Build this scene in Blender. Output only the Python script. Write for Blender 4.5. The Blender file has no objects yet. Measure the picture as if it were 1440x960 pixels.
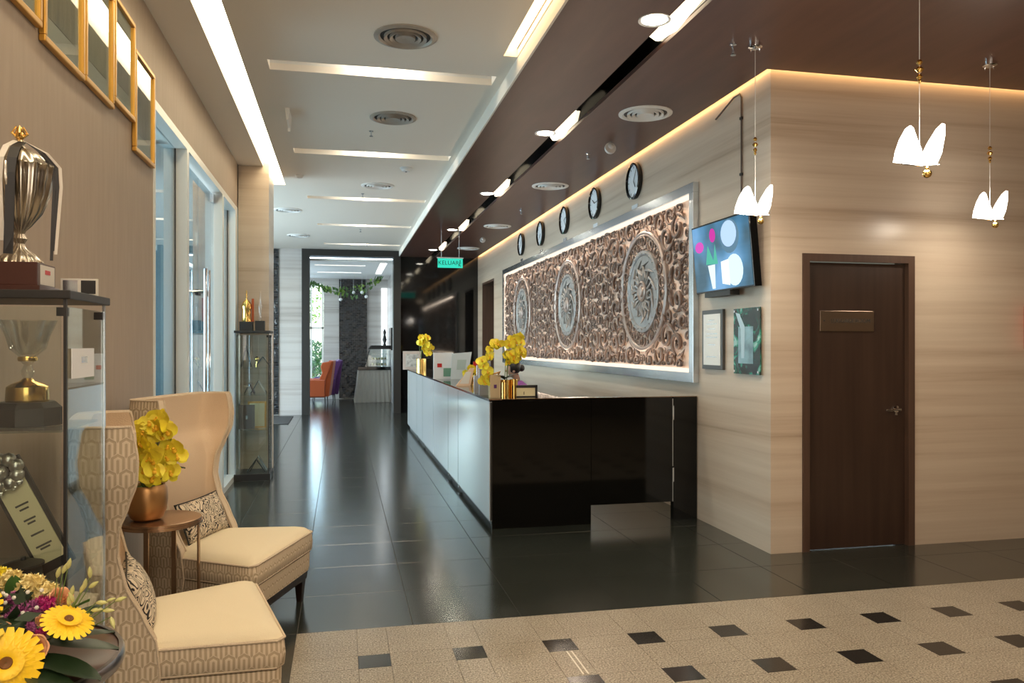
import bpy, bmesh, math, random
from math import sin, cos, pi, radians as R
from mathutils import Vector, Matrix, Euler
sc = bpy.context.scene
COL = sc.collection
rnd = random.Random(7)

# ---------------------------------------------------------------- camera
F = 1093.0; TH = math.atan(240/1093); H = 1.5; HY = 485.0
cam_d = bpy.data.cameras.new('camera'); cam = bpy.data.objects.new('camera', cam_d); COL.objects.link(cam)
cam.location = (0, 0, H); cam.rotation_euler = (pi/2, 0, -TH)
cam_d.sensor_width = 36; cam_d.lens = 36*F/1440; cam_d.shift_y = -(480-HY)/1440
cam_d.clip_start = 0.05; cam_d.clip_end = 200
sc.camera = cam
SS, CC = sin(TH), cos(TH)
def ray(px, py):
    u = (px-720)/F; v = (HY-py)/F
    return Vector((SS+u*CC, CC-u*SS, v))
def at(px, py, d):                                   # a point of the place seen at px, py at depth d
    return Vector((0, 0, H)) + ray(px, py)*d

# ---------------------------------------------------------------- world, exposure
w = bpy.data.worlds.new('sky'); sc.world = w; w.use_nodes = True
wn = w.node_tree.nodes; wl = w.node_tree.links
bg = wn['Background']; sky = wn.new('ShaderNodeTexSky'); sky.sky_type = 'NISHITA'
sky.sun_disc = False; sky.sun_elevation = R(48); sky.sun_rotation = R(200); sky.air_density = 1.2; sky.dust_density = 1.5
wl.new(sky.outputs[0], bg.inputs[0]); bg.inputs[1].default_value = .75
sc.view_settings.view_transform = 'Standard'; sc.view_settings.look = 'None'
sc.view_settings.gamma = 1; sc.view_settings.use_curve_mapping = False
sc.view_settings.exposure = 0.62
sc.cycles.use_denoising = True
sc.cycles.max_bounces = 7; sc.cycles.diffuse_bounces = 4; sc.cycles.glossy_bounces = 4
sc.cycles.transparent_max_bounces = 12; sc.cycles.transmission_bounces = 5
sc.cycles.sample_clamp_indirect = 4.0; sc.cycles.blur_glossy = 0.5
sc.cycles.caustics_reflective = False; sc.cycles.caustics_refractive = False

def area(name, loc, rot, sx, sy, power, col, spread=180, portal=False):
    l = bpy.data.lights.new(name, 'AREA'); l.shape = 'RECTANGLE'; l.size = sx; l.size_y = sy
    l.energy = power; l.color = col; l.spread = R(spread)
    o = bpy.data.objects.new(name, l); COL.objects.link(o); o.location = loc; o.rotation_euler = rot
    if portal: l.cycles.is_portal = True
    return o
def point(name, loc, power, col, r=.03):
    l = bpy.data.lights.new(name, 'POINT'); l.energy = power; l.color = col; l.shadow_soft_size = r
    o = bpy.data.objects.new(name, l); COL.objects.link(o); o.location = loc; return o
def spot(name, loc, power, col, ang=90, r=.05, blend=.6, rot=(0, 0, 0)):
    l = bpy.data.lights.new(name, 'SPOT'); l.energy = power; l.color = col; l.shadow_soft_size = r
    l.spot_size = R(ang); l.spot_blend = blend
    o = bpy.data.objects.new(name, l); COL.objects.link(o); o.location = loc; o.rotation_euler = rot; return o
WARM = (1, .78, .52); WARM2 = (1, .86, .68); COOL = (.70, .90, 1)
# fill lamps added out of view to brighten the lobby and its ceiling
area('lobby_fill_light', (.2, -1.0, 3.5), (0, 0, 0), 1.6, 2.0, 42, WARM2)
area('lobby_fill_light', (4.4, .8, 3.4), (0, 0, 0), 2.4, 1.6, 36, WARM)
area('upward_fill_light', (.3, -.9, 1.9), (R(180), 0, 0), .9, .9, 68, (1, .88, .74))  # added upward fill behind the camera, brightens the pale ceiling
area('upward_fill_light', (3.6, .6, 1.9), (R(180), 0, 0), .8, .8, 16, (1, .80, .60))  # added upward fill beside the camera
area('lobby_fill_light', (.35, 3.1, 3.55), (0, 0, 0), .5, .5, 9, WARM2)
# daylight of the window wall in the side lounge and in the breakfast area
area('rear_fill_light', (.2, -3.0, 1.5), (R(-90), 0, R(180)), 2.4, 2.6, 40, (1, .88, .74))  # added fill from behind the camera, no real source there
area('window_daylight', (-4.3, 12.7, 1.8), (0, R(-96), 0), 2.8, 5.2, 230, COOL)
area('window_daylight', (-3.2, 20.0, 1.8), (0, R(-90), 0), 2.6, 3.6, 75, COOL)
area('window_daylight', (-1.9, 22.0, 1.8), (R(-90), 0, 0), 2.4, 2.6, 15, COOL)

# ---------------------------------------------------------------- materials
def newmat(name):
    m = bpy.data.materials.new(name); m.use_nodes = True
    return m, m.node_tree.nodes, m.node_tree.links, m.node_tree.nodes['Principled BSDF']
def pm(name, col, rough=.5, metal=0, spec=.5, emit=None, es=0, coat=0, bump=0, bs=40, vary=0, trans=0, sheen=0, ior=1.5):
    m, n, l, b = newmat(name)
    b.inputs['Base Color'].default_value = (*col, 1); b.inputs['Roughness'].default_value = rough
    b.inputs['Metallic'].default_value = metal; b.inputs['Specular IOR Level'].default_value = spec
    b.inputs['Coat Weight'].default_value = coat; b.inputs['Coat Roughness'].default_value = .05
    b.inputs['Transmission Weight'].default_value = trans; b.inputs['IOR'].default_value = ior
    b.inputs['Sheen Weight'].default_value = sheen
    if emit: b.inputs['Emission Color'].default_value = (*emit, 1); b.inputs['Emission Strength'].default_value = es
    if bump or vary:
        tc = n.new('ShaderNodeTexCoord'); t = n.new('ShaderNodeTexNoise'); t.inputs['Scale'].default_value = bs; t.inputs['Detail'].default_value = 4
        l.new(tc.outputs['Object'], t.inputs[0])
        if bump:
            bp = n.new('ShaderNodeBump'); bp.inputs['Strength'].default_value = bump; bp.inputs['Distance'].default_value = .01
            l.new(t.outputs[0], bp.inputs['Height']); l.new(bp.outputs[0], b.inputs['Normal'])
        if vary:
            r = n.new('ShaderNodeValToRGB'); r.color_ramp.elements[0].position = .3; r.color_ramp.elements[1].position = .7
            r.color_ramp.elements[0].color = (*[c*(1-vary) for c in col], 1); r.color_ramp.elements[1].color = (*[min(1, c*(1+vary)) for c in col], 1)
            l.new(t.outputs[0], r.inputs[0]); l.new(r.outputs[0], b.inputs['Base Color'])
    return m
def emis(name, col, s):
    m = bpy.data.materials.new(name); m.use_nodes = True; n = m.node_tree.nodes; n.clear()
    e = n.new('ShaderNodeEmission'); o = n.new('ShaderNodeOutputMaterial'); e.inputs[0].default_value = (*col, 1); e.inputs[1].default_value = s
    m.node_tree.links.new(e.outputs[0], o.inputs[0]); return m
def ramp(n, l, fac, stops):
    r = n.new('ShaderNodeValToRGB'); e = r.color_ramp.elements
    e[0].position, e[0].color = stops[0][0], (*stops[0][1], 1); e[1].position, e[1].color = stops[-1][0], (*stops[-1][1], 1)
    for p, c in stops[1:-1]:
        x = e.new(p); x.color = (*c, 1)
    l.new(fac, r.inputs[0]); return r.outputs[0]
def stone_mat(name, stops, rough=.28, sc_=(.2, .2, 7.5)):
    m, n, l, b = newmat(name)
    g = n.new('ShaderNodeNewGeometry'); mp = n.new('ShaderNodeMapping'); mp.inputs['Scale'].default_value = sc_
    l.new(g.outputs['Position'], mp.inputs[0])
    t = n.new('ShaderNodeTexNoise'); t.inputs['Scale'].default_value = 1.0; t.inputs['Detail'].default_value = 7; t.inputs['Roughness'].default_value = .62; t.inputs['Distortion'].default_value = .15
    l.new(mp.outputs[0], t.inputs[0])
    l.new(ramp(n, l, t.outputs[0], stops), b.inputs['Base Color'])
    b.inputs['Roughness'].default_value = rough; b.inputs['Specular IOR Level'].default_value = .4
    return m
def glass_mat(name, tint, refl=.08, rough=.01, ior=1.5):
    m = bpy.data.materials.new(name); m.use_nodes = True; n = m.node_tree.nodes; l = m.node_tree.links; n.clear()
    tr = n.new('ShaderNodeBsdfTransparent'); tr.inputs[0].default_value = (*tint, 1)
    gl = n.new('ShaderNodeBsdfGlossy'); gl.inputs[1].default_value = rough; gl.inputs[0].default_value = (.95, .97, 1, 1)
    fr = n.new('ShaderNodeFresnel'); ge = n.new('ShaderNodeNewGeometry'); mi_ = n.new('ShaderNodeMix'); mi_.inputs[2].default_value = ior; mi_.inputs[3].default_value = 1/ior
    l.new(ge.outputs['Backfacing'], mi_.inputs[0]); l.new(mi_.outputs[0], fr.inputs[0]); mx = n.new('ShaderNodeMixShader'); o = n.new('ShaderNodeOutputMaterial')
    ad = n.new('ShaderNodeMath'); ad.operation = 'ADD'; ad.use_clamp = True; ad.inputs[1].default_value = refl
    l.new(fr.outputs[0], ad.inputs[0]); l.new(ad.outputs[0], mx.inputs[0]); l.new(tr.outputs[0], mx.inputs[1]); l.new(gl.outputs[0], mx.inputs[2]); l.new(mx.outputs[0], o.inputs[0])
    return m
def granite_mat():
    m, n, l, b = newmat('speckled_granite')
    g = n.new('ShaderNodeNewGeometry'); t = n.new('ShaderNodeTexNoise'); t.inputs['Scale'].default_value = 120; t.inputs['Detail'].default_value = 3
    l.new(g.outputs['Position'], t.inputs[0])
    t2 = n.new('ShaderNodeTexNoise'); t2.inputs['Scale'].default_value = 5; t2.inputs['Detail'].default_value = 3; l.new(g.outputs['Position'], t2.inputs[0])
    c1 = ramp(n, l, t.outputs[0], [(.34, (.07, .055, .04)), (.43, (.26, .22, .165)), (.56, (.37, .325, .25)), (.66, (.58, .53, .43))])
    mx = n.new('ShaderNodeMix'); mx.data_type = 'RGBA'; mx.blend_type = 'MULTIPLY'; mx.inputs[0].default_value = .6
    l.new(c1, mx.inputs[6]); l.new(ramp(n, l, t2.outputs[0], [(.3, (.80, .76, .72)), (.7, (1, 1, 1))]), mx.inputs[7])
    l.new(mx.outputs[2], b.inputs['Base Color']); b.inputs['Roughness'].default_value = .3
    return m
def fabric_mat():
    # interlocking hexagonal meander woven into the chair cloth
    m, n, l, b = newmat('meander_weave')
    tc = n.new('ShaderNodeTexCoord'); sx = n.new('ShaderNodeSeparateXYZ'); l.new(tc.outputs['Object'], sx.inputs[0])
    sn = n.new('ShaderNodeSeparateXYZ'); l.new(tc.outputs['Normal'], sn.inputs[0])
    def M(op, a, b_=None, c=None):
        k = n.new('ShaderNodeMath'); k.operation = op
        for i, v in enumerate((a, b_, c)):
            if v is None: continue
            if isinstance(v, (int, float)): k.inputs[i].default_value = v
            else: l.new(v, k.inputs[i])
        return k.outputs[0]
    nx = M('GREATER_THAN', M('ABSOLUTE', sn.outputs[0]), .72)
    u = M('ADD', M('MULTIPLY', sx.outputs[0], M('SUBTRACT', 1, nx)), M('MULTIPLY', sx.outputs[1], nx))
    v = sx.outputs[2]
    S = .052
    U = M('DIVIDE', u, S); V = M('DIVIDE', v, S*1.05)
    # meander: strip position shifted by a clipped triangle wave -> interlocking U shapes
    PV = 2.0
    hx = M('MODULO', M('ADD', U, 100), 1.0); vy = M('SUBTRACT', M('MODULO', M('ADD', V, PV*50), PV), PV/2)
    ax = M('ABSOLUTE', M('SUBTRACT', hx, .5)); ay = M('MAXIMUM', M('SUBTRACT', M('ABSOLUTE', vy), .14), 0)
    dA = M('MAXIMUM', ax, M('ADD', M('MULTIPLY', ax, .5), M('MULTIPLY', ay, .866)))
    hx2 = M('MODULO', M('ADD', U, 100.5), 1.0); vy2 = M('SUBTRACT', M('MODULO', M('ADD', V, PV*50.5), PV), PV/2)
    bx = M('ABSOLUTE', M('SUBTRACT', hx2, .5)); by = M('MAXIMUM', M('SUBTRACT', M('ABSOLUTE', vy2), .14), 0)
    dB = M('MAXIMUM', bx, M('ADD', M('MULTIPLY', bx, .5), M('MULTIPLY', by, .866)))
    selA = M('LESS_THAN', dA, dB); d = M('MINIMUM', dA, dB)
    st = M('PINGPONG', M('MULTIPLY', d, 6.0), 1.0)
    xx = M('ADD', M('MULTIPLY', ax, selA), M('MULTIPLY', bx, M('SUBTRACT', 1, selA)))
    yy = M('ADD', M('MULTIPLY', vy, selA), M('MULTIPLY', vy2, M('SUBTRACT', 1, selA)))
    bars = M('PINGPONG', M('MULTIPLY', xx, 6.0), 1.0)
    k = M('MULTIPLY', M('LESS_THAN', yy, 0.0), M('LESS_THAN', xx, .26))
    patt = M('ADD', M('MULTIPLY', st, M('SUBTRACT', 1, k)), M('MULTIPLY', bars, k))
    c = ramp(n, l, patt, [(.42, (.45, .35, .235)), (.60, (.66, .545, .40))])
    l.new(c, b.inputs['Base Color']); b.inputs['Roughness'].default_value = .85; b.inputs['Specular IOR Level'].default_value = .2
    bp = n.new('ShaderNodeBump'); bp.inputs['Strength'].default_value = .4; bp.inputs['Distance'].default_value = .003
    l.new(patt, bp.inputs['Height']); l.new(bp.outputs[0], b.inputs['Normal'])
    return m
def pillow_mat():
    m, n, l, b = newmat('scroll_print_cotton')
    tc = n.new('ShaderNodeTexCoord'); t = n.new('ShaderNodeTexNoise'); t.inputs['Scale'].default_value = 10; t.inputs['Detail'].default_value = 0; t.inputs['Distortion'].default_value = 2.4
    l.new(tc.outputs['Object'], t.inputs[0])
    mu = n.new('ShaderNodeMath'); mu.operation = 'MULTIPLY'; mu.inputs[1].default_value = 7; l.new(t.outputs[0], mu.inputs[0])
    pp = n.new('ShaderNodeMath'); pp.operation = 'PINGPONG'; pp.inputs[1].default_value = .5; l.new(mu.outputs[0], pp.inputs[0])
    l.new(ramp(n, l, pp.outputs[0], [(.17, (.02, .015, .015)), (.205, (.62, .52, .38))]), b.inputs['Base Color']); b.inputs['Roughness'].default_value = .8
    return m
def wood_mat(name, c0, c1, rough=.35, scale=(1, 1, .12), s=14, coat=.2):
    m, n, l, b = newmat(name)
    g = n.new('ShaderNodeNewGeometry'); mp = n.new('ShaderNodeMapping'); mp.inputs['Scale'].default_value = scale; l.new(g.outputs['Position'], mp.inputs[0])
    t = n.new('ShaderNodeTexNoise'); t.inputs['Scale'].default_value = s; t.inputs['Detail'].default_value = 6; l.new(mp.outputs[0], t.inputs[0])
    l.new(ramp(n, l, t.outputs[0], [(.3, c0), (.7, c1)]), b.inputs['Base Color']); b.inputs['Roughness'].default_value = rough; b.inputs['Coat Weight'].default_value = coat
    return m
def mosaic_mat():
    m, n, l, b = newmat('black_relief_mosaic')
    g = n.new('ShaderNodeNewGeometry'); mp = n.new('ShaderNodeMapping'); mp.inputs['Rotation'].default_value = (R(90), 0, 0); l.new(g.outputs['Position'], mp.inputs[0])
    t = n.new('ShaderNodeTexBrick'); t.inputs['Scale'].default_value = 1; t.inputs['Brick Width'].default_value = .12; t.inputs['Row Height'].default_value = .05; t.inputs['Mortar Size'].default_value = .006
    l.new(mp.outputs[0], t.inputs[0])
    t.inputs['Color1'].default_value = (.008, .008, .009, 1); t.inputs['Color2'].default_value = (.03, .03, .03, 1); t.inputs['Mortar'].default_value = (.045, .045, .05, 1)
    l.new(t.outputs[0], b.inputs['Base Color']); b.inputs['Roughness'].default_value = .12
    v = n.new('ShaderNodeTexNoise'); v.inputs['Scale'].default_value = 9; l.new(g.outputs['Position'], v.inputs[0])
    bp = n.new('ShaderNodeBump'); bp.inputs['Strength'].default_value = .6; bp.inputs['Distance'].default_value = .05
    l.new(v.outputs[0], bp.inputs['Height']); l.new(bp.outputs[0], b.inputs['Normal'])
    return m
M_ = {}
M_['trav'] = stone_mat('beige_travertine', [(.28, (.36, .27, .19)), (.38, (.49, .385, .285)), (.46, (.56, .455, .35)), (.56, (.60, .50, .39)), (.66, (.64, .54, .43)), (.75, (.66, .57, .46))])
M_['trav_w'] = stone_mat('pale_travertine', [(.30, (.36, .33, .31)), (.42, (.47, .44, .42)), (.55, (.54, .52, .50)), (.75, (.58, .56, .54))])
M_['wallpaper'] = None
def wallpaper():
    m, n, l, b = newmat('beige_wallpaper')
    g = n.new('ShaderNodeNewGeometry'); mp = n.new('ShaderNodeMapping'); mp.inputs['Scale'].default_value = (1, 1, .12); l.new(g.outputs['Position'], mp.inputs[0])
    t = n.new('ShaderNodeTexNoise'); t.inputs['Scale'].default_value = 30; t.inputs['Detail'].default_value = 8; l.new(mp.outputs[0], t.inputs[0])
    l.new(ramp(n, l, t.outputs[0], [(.3, (.35, .275, .205)), (.7, (.385, .305, .232))]), b.inputs['Base Color']); b.inputs['Roughness'].default_value = .6
    return m
M_['wallpaper'] = wallpaper()
M_['ceil'] = pm('ceiling_paint', (.84, .78, .69), .7)
M_['ceil_w'] = pm('white_ceiling_paint', (.78, .77, .74), .7)
M_['dark_ceil'] = wood_mat('brown_gloss_laminate', (.082, .036, .025), (.115, .052, .037), .36, (1, .15, 1), 10, 0)
M_['black'] = pm('black_gloss', (.005, .005, .005), .06)
M_['black_gr'] = pm('black_granite', (.004, .004, .0035), .07, spec=.35)
M_['blackm'] = pm('black_matt', (.012, .011, .010), .45)
M_['darkfloor'] = pm('dark_polished_tile', (.023, .026, .021), .17, spec=.8, vary=.15, bs=3)
M_['granite'] = granite_mat()
M_['darkfloor'].node_tree.nodes['Principled BSDF'].inputs['IOR'].default_value = 1.9
M_['inlay'] = pm('dark_inlay_stone', (.022, .02, .018), .14)
M_['grout'] = pm('grout', (.10, .09, .075), .7)
M_['door'] = wood_mat('dark_brown_door', (.034, .018, .012), (.050, .027, .018), .38, (1, 1, .05), 22, .1)
M_['doorframe'] = wood_mat('brown_door_frame', (.072, .040, .028), (.10, .058, .040), .35, (1, 1, .05), 22, .1)
M_['chrome'] = pm('chrome', (.80, .80, .80), .08, 1)
M_['steel'] = pm('brushed_steel', (.62, .66, .70), .22, 1)
M_['brass'] = pm('brass_plate', (.42, .33, .25), .3, 1)
M_['gold'] = pm('gold', (.86, .55, .17), .18, 1)
M_['goldframe'] = pm('gold_frame', (.62, .33, .06), .32, .7)
M_['copper'] = pm('copper_pot', (.46, .25, .10), .36, .8)
M_['rose'] = pm('rose_bronze', (.42, .27, .17), .25, .9)
M_['white'] = pm('white_lacquer', (.72, .73, .72), .3)
M_['alu'] = pm('white_aluminium', (.74, .74, .70), .3)
M_['panelw'] = pm('white_back_painted_glass', (.60, .61, .60), .10, spec=.5)
M_['glass'] = glass_mat('cabinet_glass', (.90, .94, .92), .03)
M_['shopglass'] = glass_mat('shopfront_glass', (.74, .83, .86), .10, ior=1.65)
M_['crystal'] = glass_mat('crystal', (.95, .95, .93), .10)
M_['window'] = glass_mat('window_glass', (.93, .97, .98), .02)
M_['fabric'] = fabric_mat()
M_['plain'] = pm('plain_cream_weave', (.68, .52, .36), .85, spec=.2, bump=.3, bs=260)
M_['seat'] = pm('cream_seat_cloth', (.74, .64, .45), .8, spec=.2, bump=.2, bs=260)
M_['welt'] = pm('beige_welt', (.62, .50, .36), .8, bump=.5, bs=120)
M_['pillow'] = pillow_mat()
M_['darkwood'] = pm('espresso_wood', (.02, .011, .008), .25)
M_['darktable'] = pm('dark_table_top', (.070, .026, .014), .3)
M_['bronze'] = pm('carved_bronze', (.165, .112, .088), .42, .25, vary=.3, bs=6)
M_['pewter'] = pm('pewter_medallion', (.24, .235, .23), .42, .4, vary=.2, bs=12)
M_['ringm'] = pm('bronze_ring', (.33, .27, .24), .38, .4)
M_['backing'] = pm('pale_copper_backing', (.86, .62, .48), .5)
M_['yellow'] = pm('orchid_yellow', (.98, .74, .05), .5, vary=.25, bs=14)
M_['yellow2'] = pm('gerbera_yellow', (.95, .60, .01), .5)
M_['cream'] = pm('cream_petal', (.82, .68, .30), .6, vary=.2, bs=40)
M_['peach'] = pm('peach_petal', (.85, .47, .25), .55, vary=.15, bs=30)
M_['purple'] = pm('mauve_petal', (.33, .08, .22), .6, vary=.4, bs=40)
M_['magenta'] = pm('magenta_petal', (.38, .01, .13), .5)
M_['bud'] = pm('bud_green', (.56, .55, .22), .5, vary=.2, bs=30)
M_['leaf'] = pm('dark_leaf', (.018, .035, .014), .35)
M_['leafg'] = pm('green_leaf', (.07, .16, .035), .4)
M_['leafbr'] = pm('bright_leaf', (.22, .36, .06), .5)
M_['stem'] = pm('green_stem', (.13, .20, .04), .5)
M_['silver'] = pm('antique_silver', (.50, .45, .37), .22, 1)
M_['silverp'] = pm('silver_leaf_cast', (.50, .48, .45), .3, 1)
M_['mahog'] = pm('mahogany_plinth', (.060, .018, .012), .3)
M_['ribbonk'] = pm('black_ribbon', (.01, .008, .008), .5)
M_['ribbonw'] = pm('white_ribbon', (.72, .66, .58), .5)
M_['paper'] = pm('paper', (.74, .70, .62), .6)
M_['paperw'] = pm('white_card', (.80, .82, .84), .5)
M_['parch'] = pm('certificate_cream', (.72, .64, .40), .5)
M_['ink'] = pm('ink', (.05, .045, .04), .6)
M_['orange'] = pm('orange_velvet', (.46, .085, .015), .8, sheen=.3)
M_['violet'] = pm('purple_velvet', (.085, .02, .13), .8, sheen=.3)
M_['linen'] = pm('grey_linen', (.40, .37, .32), .7)
M_['skin'] = pm('skin', (.42, .25, .17), .5)
M_['hair'] = pm('black_hair', (.008, .007, .007), .4)
M_['blouse'] = pm('purple_blouse', (.24, .07, .30), .7)
M_['red'] = pm('red_enamel', (.52, .012, .012), .35)
M_['mosaic'] = mosaic_mat()
M_['teal'] = pm('teal_grey_wall', (.22, .33, .37), .6)
M_['mat'] = pm('dark_grey_sheet', (.06, .06, .058), .9, bump=.5, bs=90)
M_['cove'] = emis('cove_light', (1, .84, .58), 7.0)
M_['strip2'] = emis('soft_strip', (1, .97, .9), 2.0)
M_['coveY'] = emis('warm_strip', (1, .70, .36), 5.0)
M_['led'] = emis('led_strip', (1, .80, .62), .95)
M_['lampd'] = emis('downlight_lamp', (1, .93, .78), 30)
M_['wing'] = emis('frosted_acrylic_lit', (1, .93, .84), 5.5)
M_['acrylic'] = pm('acrylic', (.8, .8, .82), .1, trans=.6)
M_['exit'] = emis('exit_green_lit', (.03, .50, .36), 1.0)
M_['exitk'] = pm('exit_letters', (.0, .12, .08), .5)

# ---------------------------------------------------------------- mesh helpers
class MB:
    def __init__(s): s.v = []; s.f = []; s.m = []
    def add(s, vs, fs, mi=0):
        o = len(s.v); s.v += [tuple(v) for v in vs]; s.f += [tuple(i+o for i in f) for f in fs]; s.m += [mi]*len(fs); return s
    def box(s, x0, x1, y0, y1, z0, z1, mi=0):
        vs = [(x, y, z) for z in (z0, z1) for y in (y0, y1) for x in (x0, x1)]
        return s.add(vs, [(0, 2, 3, 1), (4, 5, 7, 6), (0, 1, 5, 4), (2, 6, 7, 3), (0, 4, 6, 2), (1, 3, 7, 5)], mi)
    def obox(s, M, hx, hy, hz, mi=0):
        vs = [M @ Vector((x, y, z)) for z in (-hz, hz) for y in (-hy, hy) for x in (-hx, hx)]
        return s.add(vs, [(0, 2, 3, 1), (4, 5, 7, 6), (0, 1, 5, 4), (2, 6, 7, 3), (0, 4, 6, 2), (1, 3, 7, 5)], mi)
    def loft(s, rings, closed=True, cap=True, mi=0):
        n = len(rings[0]); vs = [p for r in rings for p in r]; fs = []
        for i in range(len(rings)-1):
            for j in range(n if closed else n-1):
                k = (j+1) % n; fs.append((i*n+j, i*n+k, (i+1)*n+k, (i+1)*n+j))
        if cap and closed: fs.append(tuple(reversed(range(n)))); fs.append(tuple((len(rings)-1)*n+j for j in range(n)))
        return s.add(vs, fs, mi)
    def lathe(s, prof, c=(0, 0, 0), n=24, mi=0, lobes=0, amp=0, cap=True):
        rings = []
        for r, z in prof:
            rings.append([(c[0]+(r*(1+amp*cos(lobes*2*pi*j/n)) if lobes else r)*cos(2*pi*j/n), c[1]+(r*(1+amp*cos(lobes*2*pi*j/n)) if lobes else r)*sin(2*pi*j/n), c[2]+z) for j in range(n)])
        return s.loft(rings, True, cap, mi)
    def tube(s, pts, r, n=8, mi=0, cap=True, sx=1.0):
        pts = [Vector(p) for p in pts]; rings = []; up = None
        for i, p in enumerate(pts):
            t = (pts[min(i+1, len(pts)-1)]-pts[max(i-1, 0)]).normalized()
            if up is None: up = Vector((0, 0, 1)) if abs(t.z) < .9 else Vector((1, 0, 0))
            a = t.cross(up)
            if a.length < 1e-5: a = t.orthogonal()
            a.normalize(); b = a.cross(t).normalized(); up = b
            rr = r[i] if isinstance(r, (list, tuple)) else r
            rings.append([p+(a*cos(2*pi*j/n)*sx+b*sin(2*pi*j/n))*rr for j in range(n)])
        return s.loft(rings, True, cap, mi)
    def ball(s, c, r, n=12, mi=0, sz=1.0):
        m = max(4, n//2)
        return s.lathe([(max(1e-4, r*sin(pi*i/m)), -r*cos(pi*i/m)*sz) for i in range(m+1)], c, n, mi, cap=False)
    def prism(s, poly, axis, a0, a1, mi=0):
        # poly in the two other axes (order x,y,z without axis)
        def P(p, a):
            q = list(p); q.insert('xyz'.index(axis), a); return tuple(q)
        n = len(poly)
        vs = [P(p, a0) for p in poly]+[P(p, a1) for p in poly]
        fs = [tuple(range(n)), tuple(reversed(range(n, 2*n)))]+[(i, i+n, (i+1) % n+n, (i+1) % n) for i in range(n)]
        return s.add(vs, fs, mi)
    def mesh(s, name, mats, smooth=False, fix=True):
        me = bpy.data.meshes.new(name); me.from_pydata(s.v, [], s.f)
        for m in (mats if isinstance(mats, (list, tuple)) else [mats]): me.materials.append(M_[m] if isinstance(m, str) else m)
        me.polygons.foreach_set('material_index', s.m)
        if fix:
            b = bmesh.new(); b.from_mesh(me); bmesh.ops.recalc_face_normals(b, faces=b.faces); b.to_mesh(me); b.free()
        if smooth:
            me.polygons.foreach_set('use_smooth', [True]*len(me.polygons)); me.set_sharp_from_angle(angle=R(38))
        me.update(); return me
    def build(s, name, mats, parent=None, smooth=False, bevel=0, fix=True):
        o = bpy.data.objects.new(name, s.mesh(name, mats, smooth, fix)); COL.objects.link(o)
        if parent: o.parent = parent
        if bevel:
            b = o.modifiers.new('bevel', 'BEVEL'); b.width = bevel; b.segments = 2; b.limit_method = 'ANGLE'
        return o
def tag(o, label, cat, group=None):
    o['label'] = label; o['category'] = cat
    if group: o['group'] = group
    return o
def thing(name, label, cat, loc=(0, 0, 0), rz=0, group=None):
    o = bpy.data.objects.new(name, None); COL.objects.link(o); o.location = loc; o.rotation_euler = (0, 0, rz); o.empty_display_size = .1
    return tag(o, label, cat, group)
def struct(mb, name, mats, parent=None, **k):
    o = mb.build(name, mats, parent, **k)
    if not parent: o['kind'] = 'structure'
    return o
def link(name, me, parent=None, loc=(0, 0, 0), rot=(0, 0, 0), scale=(1, 1, 1)):
    o = bpy.data.objects.new(name, me); COL.objects.link(o); o.location = loc; o.rotation_euler = rot; o.scale = scale
    if parent: o.parent = parent
    return o
def dup(root, loc, rz, label=None, group=None, scale=None):
    r = root.copy(); COL.objects.link(r); r.location = loc; r.rotation_euler = (0, 0, rz)
    if scale: r.scale = (scale,)*3
    if label: r['label'] = label
    if group: r['group'] = group
    for ch in list(root.children):
        c = ch.copy(); COL.objects.link(c); c.parent = r
        for g in list(ch.children):
            d = g.copy(); COL.objects.link(d); d.parent = c
    return r
def text(name, s, size, loc, rot, mat, parent, align='CENTER', depth=.001):
    c = bpy.data.curves.new(name, 'FONT'); c.body = s; c.size = size; c.align_x = align; c.align_y = 'CENTER'; c.extrude = depth
    t = bpy.data.objects.new(name, c); COL.objects.link(t)
    dg = bpy.context.evaluated_depsgraph_get(); me = bpy.data.meshes.new_from_object(t.evaluated_get(dg)); me.name = name
    me.materials.clear(); me.materials.append(M_[mat]); bpy.data.objects.remove(t)
    return link(name, me, parent, loc, rot)
def holes(mb, x0, x1, y0, y1, z0, z1, hs, mi=0):
    xs = sorted({x0, x1}|{a for h in hs for a in h[:2]}); ys = sorted({y0, y1}|{a for h in hs for a in h[2:]})
    xs = [x for x in xs if x0 <= x <= x1]; ys = [y for y in ys if y0 <= y <= y1]
    for j in range(len(ys)-1):
        run = None
        for i in range(len(xs)-1):
            cx = (xs[i]+xs[i+1])/2; cy = (ys[j]+ys[j+1])/2
            inh = any(h[0] < cx < h[1] and h[2] < cy < h[3] for h in hs)
            if inh:
                if run: mb.box(run[0], run[1], ys[j], ys[j+1], z0, z1, mi); run = None
            else: run = (run[0], xs[i+1]) if run else (xs[i], xs[i+1])
        if run: mb.box(run[0], run[1], ys[j], ys[j+1], z0, z1, mi)
    return mb

# ---------------------------------------------------------------- setting
XL, XR, YF, YB = -1.16, 3.01, 5.05, 17.3
ZC, ZD = 3.57, 3.45
fl = MB().box(-6, 9, -3.2, 22.5, -.12, -.004).build('floor', 'grout'); fl['kind'] = 'structure'
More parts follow.
